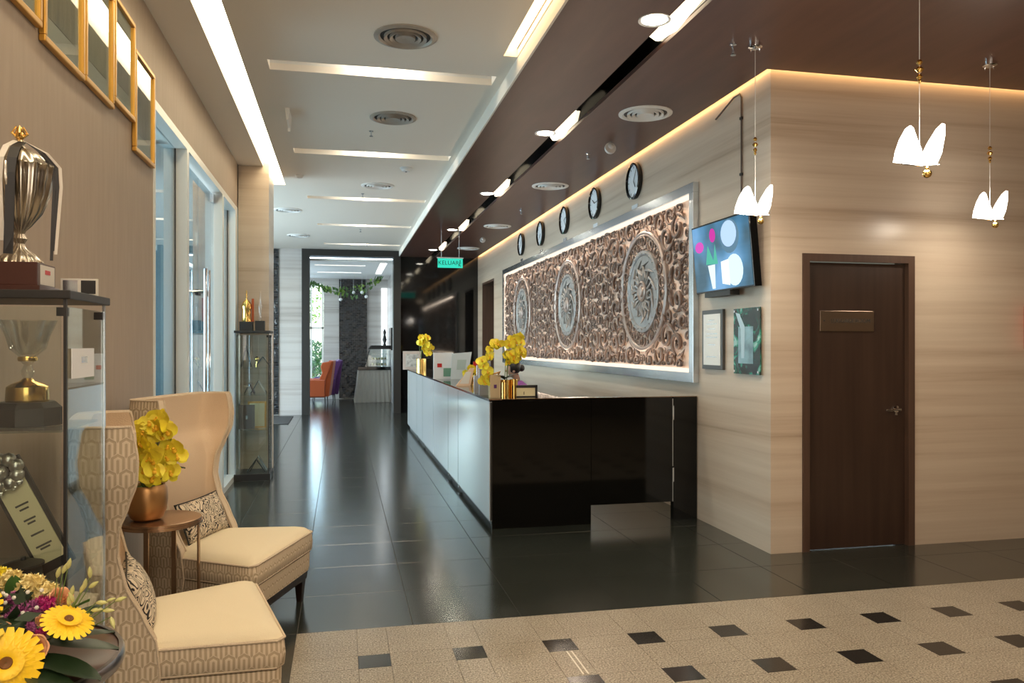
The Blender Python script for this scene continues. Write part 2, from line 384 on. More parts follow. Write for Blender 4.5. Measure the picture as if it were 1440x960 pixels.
# dark polished tiles of the corridor, 0.6 m
def tile_mesh(sx, sy, mat, b=.0015):
    x, y = sx/2, sy/2
    return MB().add([(-x, -y, -.004), (x, -y, -.004), (x, y, -.004), (-x, y, -.004), (-x+b, -y+b, 0), (x-b, -y+b, 0), (x-b, y-b, 0), (-x+b, y-b, 0)],
        [(4, 5, 6, 7), (0, 1, 5, 4), (1, 2, 6, 5), (2, 3, 7, 6), (3, 0, 4, 7)]).mesh('tile', mat, fix=False)
tm = tile_mesh(.598, .598, 'darkfloor')
YG = 4.184
nt = 0
rest = MB()
for i in range(-9, 14):
    for j in range(-12, 31):
        x = -.225+.6*i+.3; y = YG+.6*j+.3
        if x > 9 or y > 22.4 or x < -5.8: continue
        if j < 0 and i >= 0: continue
        vis = (-1.7 < x < 1.3) or (x < 3.1 and y < 6.6) or (y < 5.2 and x < 5.6)
        if vis and j >= -4 and nt < 296:
            link('tile', tm, fl, (x, y, 0)); nt += 1
        elif not (y > 5.2 and x > 3.3):
            rest.box(x-.299, x+.299, y-.299, y+.299, -.003, -.0001)
o = rest.build('hidden_tiles', 'darkfloor', fl); o['kind'] = 'stuff'
# speckled granite with dark square inlays
A, B = .3055, .152; PX = A+B; PY = .445
rest = MB()
meshes = {}
def gt(x0, x1, y0, y1, mat, nm):
    k = (round(x1-x0, 3), round(y1-y0, 3), mat)
    if k not in meshes: meshes[k] = tile_mesh(x1-x0-.0008, y1-y0-.0008, mat, .0006)
    link(nm, meshes[k], fl, ((x0+x1)/2, (y0+y1)/2, 0))
for r in range(-1, 4):
    ys1 = 3.822-PY*r; ys0 = ys1-B; yt0 = ys0-(PY-B)
    for k in range(11):
        xa = -.227+PX*k; xb = xa+A; xc = xa+PX
        if r == -1:
            gt(xa, xb, 3.822, YG, 'granite', 'granite_tile'); gt(xb, xc, 3.822, YG, 'granite', 'granite_tile'); continue
        gt(xa, xb, ys0, ys1, 'granite', 'granite_tile'); gt(xb, xc, ys0, ys1, 'inlay', 'inlay_tile')
        gt(xa, xb, yt0, ys0, 'granite', 'granite_tile'); gt(xb, xc, yt0, ys0, 'granite', 'granite_tile')
ylow = 3.822-PY*4
rest.box(-.227, 9, -3.2, ylow, -.003, 0); rest.box(-.227+PX*11, 9, ylow, YG, -.003, 0)
o = rest.build('far_granite', 'granite', fl); o['kind'] = 'stuff'

# left wall, doorway wall above the glass front
struct(MB().box(XL-.14, XL, -3.2, 5.27, 0, 3.75).box(XL-.14, XL, 5.27, 9.42, 3.06, 3.75), 'wall_left', 'wallpaper')
struct(MB().box(-4.4, XL, 9.34, 9.42, 0, 3.75), 'wall_left', 'teal')
struct(MB().box(-4.4, XL-.14, 5.1, 5.2, 0, 3.75).box(-4.5, -4.4, 5.1, 9.42, 0, 3.75), 'wall_left', 'teal')
struct(MB().box(XL, -.82, 9.42, 10.05, 0, 3.75), 'wall_left', 'trav')
# lounge window wall on the left beyond the column
lw = MB().box(-4.5, -4.4, 9.42, 17.4, 0, .3).box(-4.5, -4.4, 9.42, 17.4, 3.3, 3.75)
for y in (9.42, 12.0, 14.6, 17.2): lw.box(-4.5, -4.4, y, y+.12, .3, 3.3)
struct(lw, 'wall_left', 'trav_w')
struct(MB().box(-4.46, -4.45, 9.5, 17.3, .3, 3.3), 'window_1', 'window')
# right wall with cladding, doorway at its far end
struct(MB().box(XR, XR+.15, YF+.15, 15.4, 0, 3.8).box(XR, XR+.15, 16.75, YB+.1, 0, 3.8).box(XR, XR+.15, 15.4, 16.75, 2.85, 3.8), 'wall_right', 'trav')
struct(MB().box(XR+.5, XR+.55, 15.2, 16.9, 0, 2.9), 'wall_right', 'trav')
d2 = struct(MB().box(XR, XR+.5, 16.70, 16.75, 0, 2.85).box(XR, XR+.5, 15.4, 16.75, 2.80, 2.85).box(XR, XR+.5, 15.4, 15.44, 0, 2.8).box(XR+.44, XR+.49, 16.0, 16.70, 0, 2.8), 'door_2', 'doorframe')
# stone facade of the luggage room
DX0, DX1, DZ = 3.261, 4.196, 2.165
struct(MB().box(XR, DX0, YF, YF+.15, 0, 3.8).box(DX1, 9, YF, YF+.15, 0, 3.8).box(DX0, DX1, YF, YF+.15, DZ, 3.8), 'wall_front', 'trav')
dr = struct(MB().box(DX0+.055, DX1-.055, YF+.03, YF+.075, .004, DZ-.06), 'door_1', 'door')
struct(MB().box(DX0, DX0+.055, YF-.012, YF+.14, 0, DZ).box(DX1-.055, DX1, YF-.012, YF+.14, 0, DZ).box(DX0+.055, DX1-.055, YF-.012, YF+.14, DZ-.055, DZ), 'door_frame', 'doorframe', dr)
hd = MB(); hy = YF+.03
hd.lathe([(.026, 0), (.026, .008), (.01, .012), (.01, .05)], (0, 0, 0), 16)
for i, v in enumerate(hd.v): hd.v[i] = (v[0]+4.065, hy-v[2], v[1]+1.02)
hd.tube([(4.065, hy-.045, 1.02), (4.03, hy-.05, 1.022), (3.985, hy-.048, 1.014), (3.945, hy-.045, 1.018)], [.011, .01, .009, .007], 10)
hd.box(4.055, 4.075, hy-.006, hy, .975, .99)
hd.build('door_handle', 'chrome', dr, smooth=True)
pl = MB().box(3.423, 3.873, hy-.008, hy, 1.602, 1.752).build('name_plate', 'brass', dr, bevel=.002)
text('lettering', 'LUGGAGE ROOM', .042, (3.675, hy-.009, 1.677), (pi/2, 0, 0), 'ink', pl)
text('lettering', '\u2022', .05, (3.455, hy-.009, 1.677), (pi/2, 0, 0), 'ink', pl)
# rear closure and far right
struct(MB().box(-6, 9, -3.3, -3.2, 0, 3.8), 'wall_back', 'doorframe')
struct(MB().box(9, 9.1, -3.3, YF+.1, 0, 3.8), 'wall_right', 'trav')
# end wall: pale stone, black portal, black glass
struct(MB().box(-4.4, -.83, YB, YB+.2, 0, 3.75), 'wall_far', 'trav_w')
struct(MB().box(-.83, -.67, YB-.05, YB+.3, 0, ZC).box(1.12, 1.28, YB-.05, YB+.3, 0, ZC).box(-.67, 1.12, YB-.05, YB+.3, 3.43, ZC), 'trim_1', 'blackm')
struct(MB().box(1.28, XR, YB, YB+.2, 0, 3.75), 'wall_far', 'black')
tag(MB().box(-2.2, -1.31, YB-.03, YB-.002, 0.02, 3.55).build('lattice_panel', 'mosaic'), 'tall black patterned lattice strip on the pale wall behind the column', 'panel')
# breakfast area beyond the portal
struct(MB().box(-.48, 1.4, 22.2, 22.4, 0, 3.6).box(-6, -.48, 22.2, 22.4, 3.2, 3.6).box(-6, -.48, 22.2, 22.4, 0, .12), 'wall_far', 'trav_w')
struct(MB().box(1.28, 1.4, YB+.2, 22.2, 0, 3.6), 'wall_right', 'trav_w')
struct(MB().box(-3.5, -3.4, YB+.2, 22.2, 0, .1).box(-3.5, -3.4, YB+.2, 22.2, 3.3, 3.6), 'wall_left', 'trav_w')
wf = struct(MB().box(-3.4, -.48, 22.28, 22.29, .12, 3.2), 'window_2', 'window')
mb = MB()
for x in (-3.4, -2.4, -1.45, -.84, -.53): mb.box(x, x+.045, 22.24, 22.32, .12, 3.2)
mb.box(-3.4, -.48, 22.24, 22.32, 1.95, 2.0)
struct(mb, 'window_frame', 'alu', wf)
struct(MB().box(-3.46, -3.45, YB+.2, 22.2, .1, 3.3), 'window_3', 'window')
tag(MB().box(-.06, .70, 22.15, 22.198, .02, 3.33).build('mosaic_panel', 'mosaic'), 'tall black glazed mosaic panel in the middle of the breakfast room wall', 'panel')
struct(MB().box(-6, 9, 22.42, 22.5, 0, .02), 'trim_2', 'trav_w')

# ---------------------------------------------------------------- ceilings
slots = [(-.525, 1.17, 5.88, 6.09), (-.495, 1.175, 8.47, 8.685), (-.465, 1.185, 11.13, 11.33), (-.40, 1.19, 13.62, 13.82), (-.35, 1.19, 16.2, 16.4)]
LS = (-.885, -.705, -3.2, 10.45); RS = (1.135, 1.235, -3.2, 5.45)
c = MB(); holes(c, XL-.1, 1.24, -3.2, 9.42, ZC, ZC+.05, slots[:2]+[LS, RS]); holes(c, -4.5, 1.24, 9.42, YB+.3, ZC, ZC+.05, slots[2:]+[LS])
ce = struct(c, 'ceiling', 'ceil')
struct(MB().box(-6, 9, -3.3, 17.6, 3.80, 3.85), 'ceiling', 'ceil')
mb = MB()
for x0, x1, y0, y1 in slots:                                   # recess boxes
    mb.box(x0-.02, x0, y0, y1, ZC+.05, ZC+.2).box(x1, x1+.02, y0, y1, ZC+.05, ZC+.2).box(x0-.02, x1+.02, y0-.02, y0, ZC+.05, ZC+.2).box(x0-.02, x1+.02, y1, y1+.02, ZC+.05, ZC+.2).box(x0-.02, x1+.02, y0-.02, y1+.02, ZC+.16, ZC+.2)
mb.box(LS[0]-.02, LS[0], -3.2, LS[3], ZC+.05, ZC+.16).box(LS[1], LS[1]+.02, -3.2, LS[3], ZC+.05, ZC+.16).box(LS[0], LS[1], LS[3], LS[3]+.02, ZC+.05, ZC+.16)
mb.box(RS[0]-.02, RS[0], -3.2, RS[3], ZC+.05, ZC+.16).box(RS[0], RS[1], RS[3], RS[3]+.02, ZC+.05, ZC+.16)
mb.build('light_recess', 'ceil_w', ce)
for i, (x0, x1, y0, y1) in enumerate(slots):
    xm = (x0+x1)/2
    t = thing('recessed_slot_light', ['lit cross slot in the pale ceiling nearest the camera', 'second lit cross slot of the pale ceiling', 'third lit cross slot of the pale ceiling, middle one of five', 'fourth lit cross slot of the pale ceiling', 'farthest lit cross slot, just before the black portal'][i], 'ceiling light', (xm, y0+.03, ZC+.10), 0, 'cross slots in the pale ceiling')
    MB().box(-.82, .82, -.012, .012, .04, .058).build('lamp_tray', 'white', t)
    MB().tube([(-.16, 0, .03), (.16, 0, .03)], .011, 8).build('lamp_tube', 'lampd', t)
    point('slot_lamp', (xm, y0+.07, ZC+.09), 7, WARM2, .03)
tag(MB().box(LS[0]+.004, LS[1]-.004, -3.2, LS[3]-.01, ZC+.10, ZC+.12).build('cove_light', 'cove'), 'long bright cove light running beside the left wall to the stone column', 'ceiling light')
tag(MB().box(RS[0]+.004, RS[1]-.004, -3.2, RS[3]-.01, ZC+.06, ZC+.08).build('cove_light', 'coveY'), 'short warm cove light between the pale ceiling and the brown ceiling', 'ceiling light')
# brown glossy dropped ceiling with a black groove
GR = (1.90, 2.05, -3.2, YB)
d = MB(); d.box(1.255, GR[0], -3.2, YB, ZD, ZD+.3)
d.box(GR[1], XR-.07, YF-.07, YB, ZD, ZD+.03); d.box(GR[1], 9, -3.2, YF-.07, ZD, ZD+.03)
dc = struct(d, 'ceiling', 'dark_ceil')
MB().box(GR[0]-.0, GR[0]+.004, -3.2, YB, ZD, ZD+.22).box(GR[1]-.004, GR[1], -3.2, YB, ZD+.031, ZD+.22).box(GR[0], GR[1], -3.2, YB, ZD+.2, ZD+.22).build('groove_lining', 'black_gr', dc)
MB().box(1.24, 1.2549, -3.2, YB, ZD, ZC+.05).build('ceiling_edge', 'ceil', dc)
tag(MB().box(XR-.045, XR-.03, YF-.03, YB, ZD+.04, ZD+.06).box(XR-.05, 9, YF-.045, YF-.03, ZD+.04, ZD+.06).build('strip_light', emis('amber_strip', (1, .58, .24), 7)), 'warm hidden strip light washing the top of the stone walls', 'strip light')
for i, y in enumerate((4.37, 6.92, 9.84, 13.06, 15.9)):
    nm = ['nearest the camera', 'second from the camera', 'third from the camera', 'fourth from the camera', 'nearest the exit sign'][i]
    t = thing('downlight', 'round white downlight beside the black ceiling groove, ' + nm, 'downlight', (1.835, y, ZD), 0, 'downlights along the groove')
    MB().lathe([(.076, 0), (.098, -.006), (.098, 0.0)], n=24, cap=False).build('rim', 'white', t, smooth=True)
    MB().lathe([(.0001, -.001), (.075, -.003)], n=20, cap=False).build('lamp', 'lampd', t)
    spot('downlight_beam', (1.835, y, ZD-.02), 50, WARM2, 145, .05)
    t = thing('groove_light_streak', 'glowing light streak on the side of the black ceiling groove, ' + nm, 'ceiling light', (GR[1]-.02, y+.12, ZD+.10), 0, 'light streaks in the groove')  # stands in for the streak of light on the groove wall
    MB().prism([(-.42, .03), (-.34, -.05), (.02, -.09), (.30, -.05), (.42, .03)], 'x', -.012, .012).build('lamp', emis('groove_streak_glow', (1, .84, .58), 5), t)  # glowing wedge shaped like the light falling on the groove side
    MB().box(-.016, .016, -.43, .43, .03, .045).build('housing', 'blackm', t)  # dark strip added above the glowing wedge
# far room ceiling
struct(holes(MB(), -6, 1.4, YB+.3, 22.2, 3.35, 3.4, [(.86, 1.02, 17.8, 20.6), (-.6, .55, 18.4, 18.6), (-.6, .5, 20.2, 20.38)]), 'ceiling', 'ceil_w')
tag(MB().box(.86, 1.02, 17.8, 20.6, 3.42, 3.44).build('ceiling_strip_light', 'strip2'), 'bright strip light running along the breakfast room ceiling', 'ceiling light')
tag(MB().box(-.6, .55, 18.4, 18.6, 3.42, 3.44).build('ceiling_strip_light', 'strip2'), 'bright cross strip light in the breakfast room ceiling, nearer the portal', 'ceiling light')
tag(MB().box(-.6, .5, 20.2, 20.38, 3.42, 3.44).build('ceiling_strip_light', 'strip2'), 'bright cross strip light in the breakfast room ceiling, nearer the garland', 'ceiling light')

# ---------------------------------------------------------------- air diffusers, detectors, sprinklers
def diffuser(x, y, z, r, label, grp, mat):
    t = thing('air_diffuser', label, 'air vent', (x, y, z), 0, grp)
    MB().lathe([(r, 0), (r, -.008), (r*.86, -.016), (r*.80, -.004), (r*.80, 0)], n=40, cap=False).build('rim', mat, t, smooth=True)
    MB().lathe([(r*.80, -.0015), (.001, -.0015)], n=32, cap=False).build('throat', 'blackm', t)
    for a, b in ((.68, .58), (.50, .40), (.32, .0)):
        MB().lathe([(r*a, -.002), (r*a, -.022), (max(.001, r*b), -.012), (max(.001, r*b), -.002)], n=36, cap=False).build('ring', mat, t, smooth=True)
for i, (x, y) in enumerate(((.42, 5.25), (.46, 7.15), (.46, 10.24), (-.80, 12.37), (-.79, 15.2))):
    diffuser(x, y, ZC, .21, ['round metal air diffuser in the pale ceiling nearest the camera', 'round metal air diffuser between the first two cross slots', 'round air diffuser before the third cross slot', 'round air diffuser in the bluish ceiling beside the column', 'farthest round air diffuser in the bluish ceiling'][i], 'air diffusers in the pale ceiling', 'ceil_w' if i > 1 else M_.setdefault('difm', pm('diffuser_grey', (.42, .38, .33), .4, .3)))
for i, y in enumerate((6.15, 9.2, 12.5, 15.5)):
    diffuser(2.5, y, ZD, .225, 'round white air diffuser in the brown ceiling above the clocks, ' + ['nearest the pendant lamps', 'second from the camera', 'third from the camera', 'farthest'][i], 'air diffusers in the brown ceiling', 'ceil_w')
def sprinkler(p, label, drop=.05, grp='sprinkler heads'):
    t = thing('sprinkler', label, 'sprinkler', p, 0, grp)
    MB().lathe([(.022, 0), (.022, -.006), (.007, -.01), (.007, -drop+.008), (.012, -drop+.004)], n=12).build('body', 'steel', t, smooth=True)
    MB().lathe([(.018, -drop), (.018, -drop-.003)], n=10).build('deflector', 'steel', t)
def oncl(px, py, z):
    r = ray(px, py); return Vector((0, 0, H))+r*((z-H)/r.z)
for px, py, l in ((522, 184, 'small chrome sprinkler under the pale ceiling beyond the second diffuser'), (510, 272, 'tiny sprinkler head beyond the third diffuser'), (507, 322, 'tiny sprinkler head near the fourth cross slot'), (516, 342, 'tiny sprinkler head just before the black portal')):
    sprinkler(oncl(px, py, ZC), l)
sprinkler(oncl(1031, 62, ZD), 'chrome sprinkler under the brown ceiling beside a pendant canopy', .07)
sprinkler(oncl(827, 216, ZD), 'small sprinkler under the brown ceiling left of the dome camera', .05)
sprinkler(oncl(733, 296, ZD), 'tiny sprinkler under the brown ceiling above the clocks', .05)
p = oncl(571, 236, ZC); t = thing('smoke_detector', 'square white smoke detector on the pale ceiling before the third slot', 'smoke detector', p)
MB().lathe([(.07, 0), (.07, -.012), (.055, -.02), (.05, -.04), (.03, -.045)], n=24).build('body', 'white', t, smooth=True)
MB().lathe([(.012, -.045), (.010, -.05)], n=8).build('sensor', 'blackm', t)
p = oncl(421, 246, ZC); t = thing('smoke_detector', 'small round white detector on the pale ceiling near the stone column', 'smoke detector', p)
MB().lathe([(.05, 0), (.05, -.012), (.035, -.03), (.02, -.04)], n=20).build('body', 'ceil_w', t, smooth=True)
def cctv(p, l, s=1):
    t = thing('dome_camera', l, 'security camera', p); t.scale = (s, s, s)
    MB().lathe([(.05, 0), (.05, -.02), (.046, -.03)], n=20).build('mount', 'white', t, smooth=True)
    MB().ball((0, -.008, -.045), .034, 14).build('dome', 'white', t, smooth=True)
    MB().lathe([(.016, 0), (.016, .03)], (0, 0, 0), 12).build('lens', 'black', t)
    t.children[-1].location = (-.006, -.03, -.055); t.children[-1].rotation_euler = (R(75), 0, 0)
cctv(oncl(858, 200, ZD), 'white swivel security camera under the brown ceiling between two clocks', 1.1)
cctv(oncl(679, 333, ZD), 'small white security camera under the brown ceiling near its far end', 1)
p = oncl(404, 152, ZC); t = thing('emergency_light', 'small white wedge shaped unit under the pale ceiling beside the cove', 'emergency light', p)
MB().prism([(-.02, 0), (.02, 0), (.014, -.10), (-.006, -.11)], 'y', -.02, .28).build('body', 'ceil_w', t, bevel=.003)
MB().box(-.01, .01, .24, .27, -.14, -.10).build('lamp_head', 'ceil_w', t)
# exit sign
t = thing('exit_sign', 'green lit exit sign hanging from the brown ceiling at the far end', 'exit sign', (1.79, 13.0, 2.80))
MB().box(-.21, .21, -.015, .015, 0, .155).build('lit_panel', 'exit', t)
MB().box(-.22, .22, -.02, .02, .155, .175).build('housing', 'white', t)
for x in (-.15, .15): MB().tube([(x, 0, .175), (x, 0, .645)], .005, 6).build('rod', 'steel', t)
text('lettering', 'KELUAR', .098, (-.03, -.017, .078), (pi/2, 0, 0), 'exitk', t)
mb = MB().ball((.165, -.0165, .115), .012, 8); mb.tube([(.165, -.0165, .10), (.155, -.0165, .06), (.175, -.0165, .02)], .006, 5); mb.tube([(.155, -.0165, .06), (.14, -.0165, .025)], .006, 5); mb.tube([(.145, -.0165, .085), (.185, -.0165, .08)], .005, 5)
mb.build('running_figure', 'exitk', t)

# ---------------------------------------------------------------- glass shop front on the left
t = thing('glass_shopfront', 'white framed glass shopfront with double doors in the left wall', 'shopfront', (XL, 5.27, 0))
def LB(x0, x1, y0, y1, z0, z1): return MB().box(x0-XL, x1-XL, y0-5.27, y1-5.27, z0, z1)
XG0, XG1 = XL-.10, XL+.006
mull = [(5.27, 5.32), (6.35, 6.43), (8.17, 8.26), (9.14, 9.30)]
for a, b in mull: LB(XG0, XG1, a, b, 0, 3.0).build('mullion', 'alu', t)
LB(XG0, XG1, 5.27, 9.30, 3.0, 3.06).build('head_rail', 'alu', t)
for a, b in ((5.32, 6.35), (8.26, 9.14)):
    LB(XG0, XG1, a, b, 0, .06).build('sill', 'alu', t)
    LB(XL-.088, XL-.078, a, b, .06, 3.0).build('pane', 'shopglass', t)
    LB(XL-.09, XL-.074, b-.012, b, .06, 3.0).build('seal', 'blackm', t)
for k, (a, b) in enumerate(((6.44, 7.295), (7.305, 8.16))):
    dd = LB(XL-.088, XL-.076, a, b, .01, 2.98).build('door_leaf', 'shopglass', t)
    LB(XL-.096, XL-.066, a, b, .01, .10).build('bottom_rail', 'steel', dd)
    h = MB(); y = (7.22 if k == 0 else 7.38)-5.27
    h.tube([(.0, y, .75), (.0, y, 2.17)], .016, 10); h.tube([(-.08, y, .95), (0, y, .95)], .008, 8); h.tube([(-.08, y, 1.97), (0, y, 1.97)], .008, 8)
    h.build('pull_handle', 'chrome', dd, smooth=True)
    LB(XL-.10, XL-.062, 7.24 if k == 0 else 7.31, 7.29 if k == 0 else 7.36, 1.94, 1.99).build('lock', 'blackm', dd)
    ya = a if k == 0 else b-.12
    LB(XL-.10, XL-.06, ya, ya+.12, 2.90, 2.98).build('patch_fitting', 'steel', dd)
# dim room behind the shop front
tag(MB().box(-3.9, -3.2, 6.2, 8.6, .004, .76).build('display_table', 'white'), 'pale low table faintly seen in the room behind the shopfront glass', 'table')
area('shop_fill_light', (-4.3, 7.2, 1.5), (0, R(-96), 0), 2.8, 3.6, 290, (.80, .93, 1))  # added fill light, shines through the shopfront glass onto walls and ceiling

# ---------------------------------------------------------------- gold framed pictures
def pic_mat(name, cs, seed):
    m, n, l, b = newmat(name)
    tc = n.new('ShaderNodeTexCoord'); mp = n.new('ShaderNodeMapping'); mp.inputs['Scale'].default_value = (1, 9, 1.6); mp.inputs['Location'].default_value = (seed, seed*2.1, 0); l.new(tc.outputs['Object'], mp.inputs[0])
    t = n.new('ShaderNodeTexNoise'); t.inputs['Scale'].default_value = 3; t.inputs['Detail'].default_value = 5; l.new(mp.outputs[0], t.inputs[0])
    l.new(ramp(n, l, t.outputs[0], [(.3, cs[0]), (.5, cs[1]), (.7, cs[2])]), b.inputs['Base Color']); b.inputs['Roughness'].default_value = .6
    return m
pics = [(2.86, 3.345, 2.73, 3.28, 'leftmost gold framed picture, cut by the photo edge', ((.10, .08, .06), (.25, .20, .13), (.35, .30, .22))),
        (3.37, 3.86, 2.695, 3.27, 'gold framed sepia picture with pale mat, second from the left', ((.10, .08, .045), (.22, .17, .09), (.33, .27, .16))),
        (3.875, 4.325, 2.705, 3.28, 'gold framed greenish brown picture, in the middle of the row', ((.16, .14, .06), (.26, .22, .11), (.30, .26, .16))),
        (4.34, 4.745, 2.755, 3.31, 'gold framed grey brown picture hung slightly higher, fourth in the row', ((.12, .11, .09), (.24, .19, .15), (.30, .27, .23))),
        (4.755, 5.215, 2.60, 3.18, 'gold framed picture hung lowest, nearest the glass shopfront', ((.10, .10, .08), (.22, .15, .10), (.30, .28, .22)))]
for i, (y0, y1, z0, z1, lab, cs) in enumerate(pics):
    t = thing('framed_picture', lab, 'picture', (XL+.001, (y0+y1)/2, z0), 0, 'gold framed pictures high on the left wall')
    w_, h_ = (y1-y0)/2, z1-z0; f = .026
    MB().box(0, .026, -w_, w_, 0, f).box(0, .026, -w_, w_, h_-f, h_).box(0, .026, -w_, -w_+f, f, h_-f).box(0, .026, w_-f, w_, f, h_-f).build('frame', 'goldframe', t, bevel=.005)
    MB().box(0, .006, -w_+f, w_-f, f, h_-f).build('mat_board', pm('mat_board', (.46, .42, .33), .6), t)
    MB().box(.006, .008, -w_+f+.055, w_-f-.055, f+.10, h_-f-.07).build('print', pic_mat('print', cs, i*1.7), t)
    MB().box(.012, .014, -w_+f, w_-f, f, h_-f).build('glazing', 'glass', t)

# ---------------------------------------------------------------- glass display cabinets
def cabinet(x0, x1, y0, y1, label, shelves, H0=1.66):
    t = thing('display_cabinet', label, 'display cabinet', (x0, y0, 0), 0, 'glass display cabinets'); W, D = x1-x0, y1-y0
    MB().box(-.005, W+.012, -.012, D+.005, H0-.026, H0).build('top_board', 'blackm', t, bevel=.003)
    MB().box(-.005, W+.012, -.012, D+.005, 0, .075).build('base', 'blackm', t, bevel=.003)
    for x, y in ((W-.016, .0), (W-.014, D-.016), (0, D-.016), (0, 0)): MB().box(x+.006 if x > .1 else x, x+.014, y, y+.010, .075, H0-.026).build('post', 'steel' if (x, y) != (W-.016, .0) else 'blackm', t)
    MB().box(.016, W-.018, .004, .008, .078, H0-.048).build('front_glass', 'glass', t)
    MB().box(W-.006, W-.002, .018, D-.018, .078, H0-.048).build('side_glass', 'glass', t)
    MB().box(.002, .006, .018, D-.018, .078, H0-.048).build('side_glass', 'glass', t)
    for z in shelves: MB().box(.02, W-.02, .014, D-.02, z-.006, z).build('shelf', 'glass', t)
    MB().box(W-.03, W-.003, .004, .03, H0-.075, H0-.05).build('hinge', 'blackm', t)
    MB().box(W-.03, W-.003, D-.03, D-.004, H0-.075, H0-.05).build('hinge', 'blackm', t)
    return t
cabinet(XL+.012, -.782, 2.495, 2.88, 'glass display cabinet with trophies at the left edge, a silver cup on its top', (1.25, .80, .42))
cabinet(XL+.012, -.782, 9.0, 9.39, 'narrow glass display cabinet against the stone column, two golden trophies on its top', (1.25, .95, .56))

# silver cup with ribbons
t = thing('trophy_cup', 'large fluted silver lidded cup with black and white ribbons on the near cabinet', 'trophy', (-.968, 2.665, 1.662))
MB().box(-.085, .085, -.085, .085, 0, .018).box(-.075, .075, -.075, .075, .018, .088).build('plinth', 'mahog', t, bevel=.002)
MB().box(.0755, .0775, -.055, .06, .022, .082).build('label_card', 'paper', t)
MB().box(.0775, .079, -.02, .02, .055, .068).build('print', 'red', t)
MB().lathe([(.062, .088), (.060, .098), (.040, .118), (.018, .135), (.012, .15), (.020, .165), (.012, .18), (.016, .19), (.030, .205), (.058, .245), (.078, .30), (.088, .36), (.090, .385), (.094, .39)], n=128, lobes=16, amp=.05).build('bowl', 'silver', t, smooth=True)
MB().lathe([(.094, .388), (.090, .395), (.062, .42), (.030, .44), (.014, .448), (.010, .455), (.016, .462), (.010, .47)], n=128, lobes=16, amp=.03).build('lid', 'silver', t, smooth=True)
mb = MB().ball((0, 0, .482), .014, 12); mb.ball((0, 0, .502), .009, 10)
for k in range(5):
    a = k*2*pi/5; mb.tube([(0, 0, .47), (.022*cos(a), .022*sin(a), .488), (.010*cos(a), .010*sin(a), .51)], [.004, .004, .002], 6)
mb.build('finial', 'gold', t, smooth=True)
for s in (-1, 1):
    MB().tube([(0, s*.088, .37), (0, s*.105, .38), (0, s*.108, .34), (0, s*.09, .29), (0, s*.065, .26)], .005, 8).build('handle', 'silver', t, smooth=True)
def ribbon(pts, wdt, mat, nm='ribbon'):
    mb = MB(); r = []
    for p, dr_ in pts:
        p = Vector(p); dd_ = Vector(dr_).normalized()*wdt/2; r.append([p-dd_, p+dd_, p+dd_+Vector((.001, .001, 0)), p-dd_+Vector((.001, .001, 0))])
    mb.loft(r); return mb.build(nm, mat, t)
def LT(l_, t_, z): return (.94*l_+.34*t_, .34*l_-.94*t_, z)
AX = (.94, .34, 0)
ribbon([(LT(0, .010, .462), AX), (LT(-.012, .05, .436), AX), (LT(-.02, .096, .395), AX), (LT(-.024, .100, .35), AX), (LT(-.026, .092, .25), AX), (LT(-.028, .085, .17), AX), (LT(-.030, .08, .11), (.9, .5, 0))], .024, 'ribbonk')
ribbon([(LT(-.01, .010, .465), AX), (LT(-.035, .05, .438), AX), (LT(-.048, .088, .395), AX), (LT(-.052, .088, .33), AX), (LT(-.05, .08, .24), AX), (LT(-.046, .07, .15), (.9, .6, 0))], .015, 'ribbonw')
for dx, mt, ln in ((0, 'ribbonk', .13), (.010, 'ribbonw', .12), (-.009, 'ribbonk', .10)):
    ribbon([(LT(.012, .02, .462), (.2, -.9, 0)), (LT(.06+dx, .04, .43), AX), (LT(.096+dx, .03, .39), AX), (LT(.099+dx, .03, .33), AX), (LT(.093+dx*.8, .03, .22), AX), (LT(.088+dx*.6, .03, ln), AX)], .0075, mt)
# small twin plaque
t = thing('twin_plaque', 'small double metal plaque standing behind the silver cup', 'plaque', (-.84, 2.80, 1.662))
MB().box(-.055, .055, -.006, .006, 0, .056).build('frame', 'paper', t)
MB().box(-.048, -.004, -.008, -.0055, .006, .05).build('plate', 'steel', t); MB().box(.006, .05, -.008, -.0055, .006, .05).build('plate', 'blackm', t)
# crystal cup inside
t = thing('crystal_trophy', 'cut crystal vase trophy with gold foot on a black octagonal base', 'trophy', (-.955, 2.69, 1.252))
MB().lathe([(.098, 0), (.098, .055), (.080, .072)], n=8).build('base', 'blackm', t)
MB().lathe([(.058, .072), (.060, .077), (.058, .118), (.045, .128), (.022, .136), (.012, .145)], n=32).build('foot', 'gold', t, smooth=True)
MB().lathe([(.012, .145), (.02, .165), (.011, .185), (.022, .20)], n=12).build('stem', 'crystal', t, smooth=True)
MB().lathe([(.026, .198), (.028, .206), (.026, .212)], n=20).build('collar', 'gold', t, smooth=True)
MB().lathe([(.022, .212), (.046, .235), (.056, .275), (.075, .325), (.070, .325), (.050, .275), (.040, .24), (.018, .218)], n=64, lobes=8, amp=.14, cap=False).build('bowl', 'crystal', t, smooth=True)
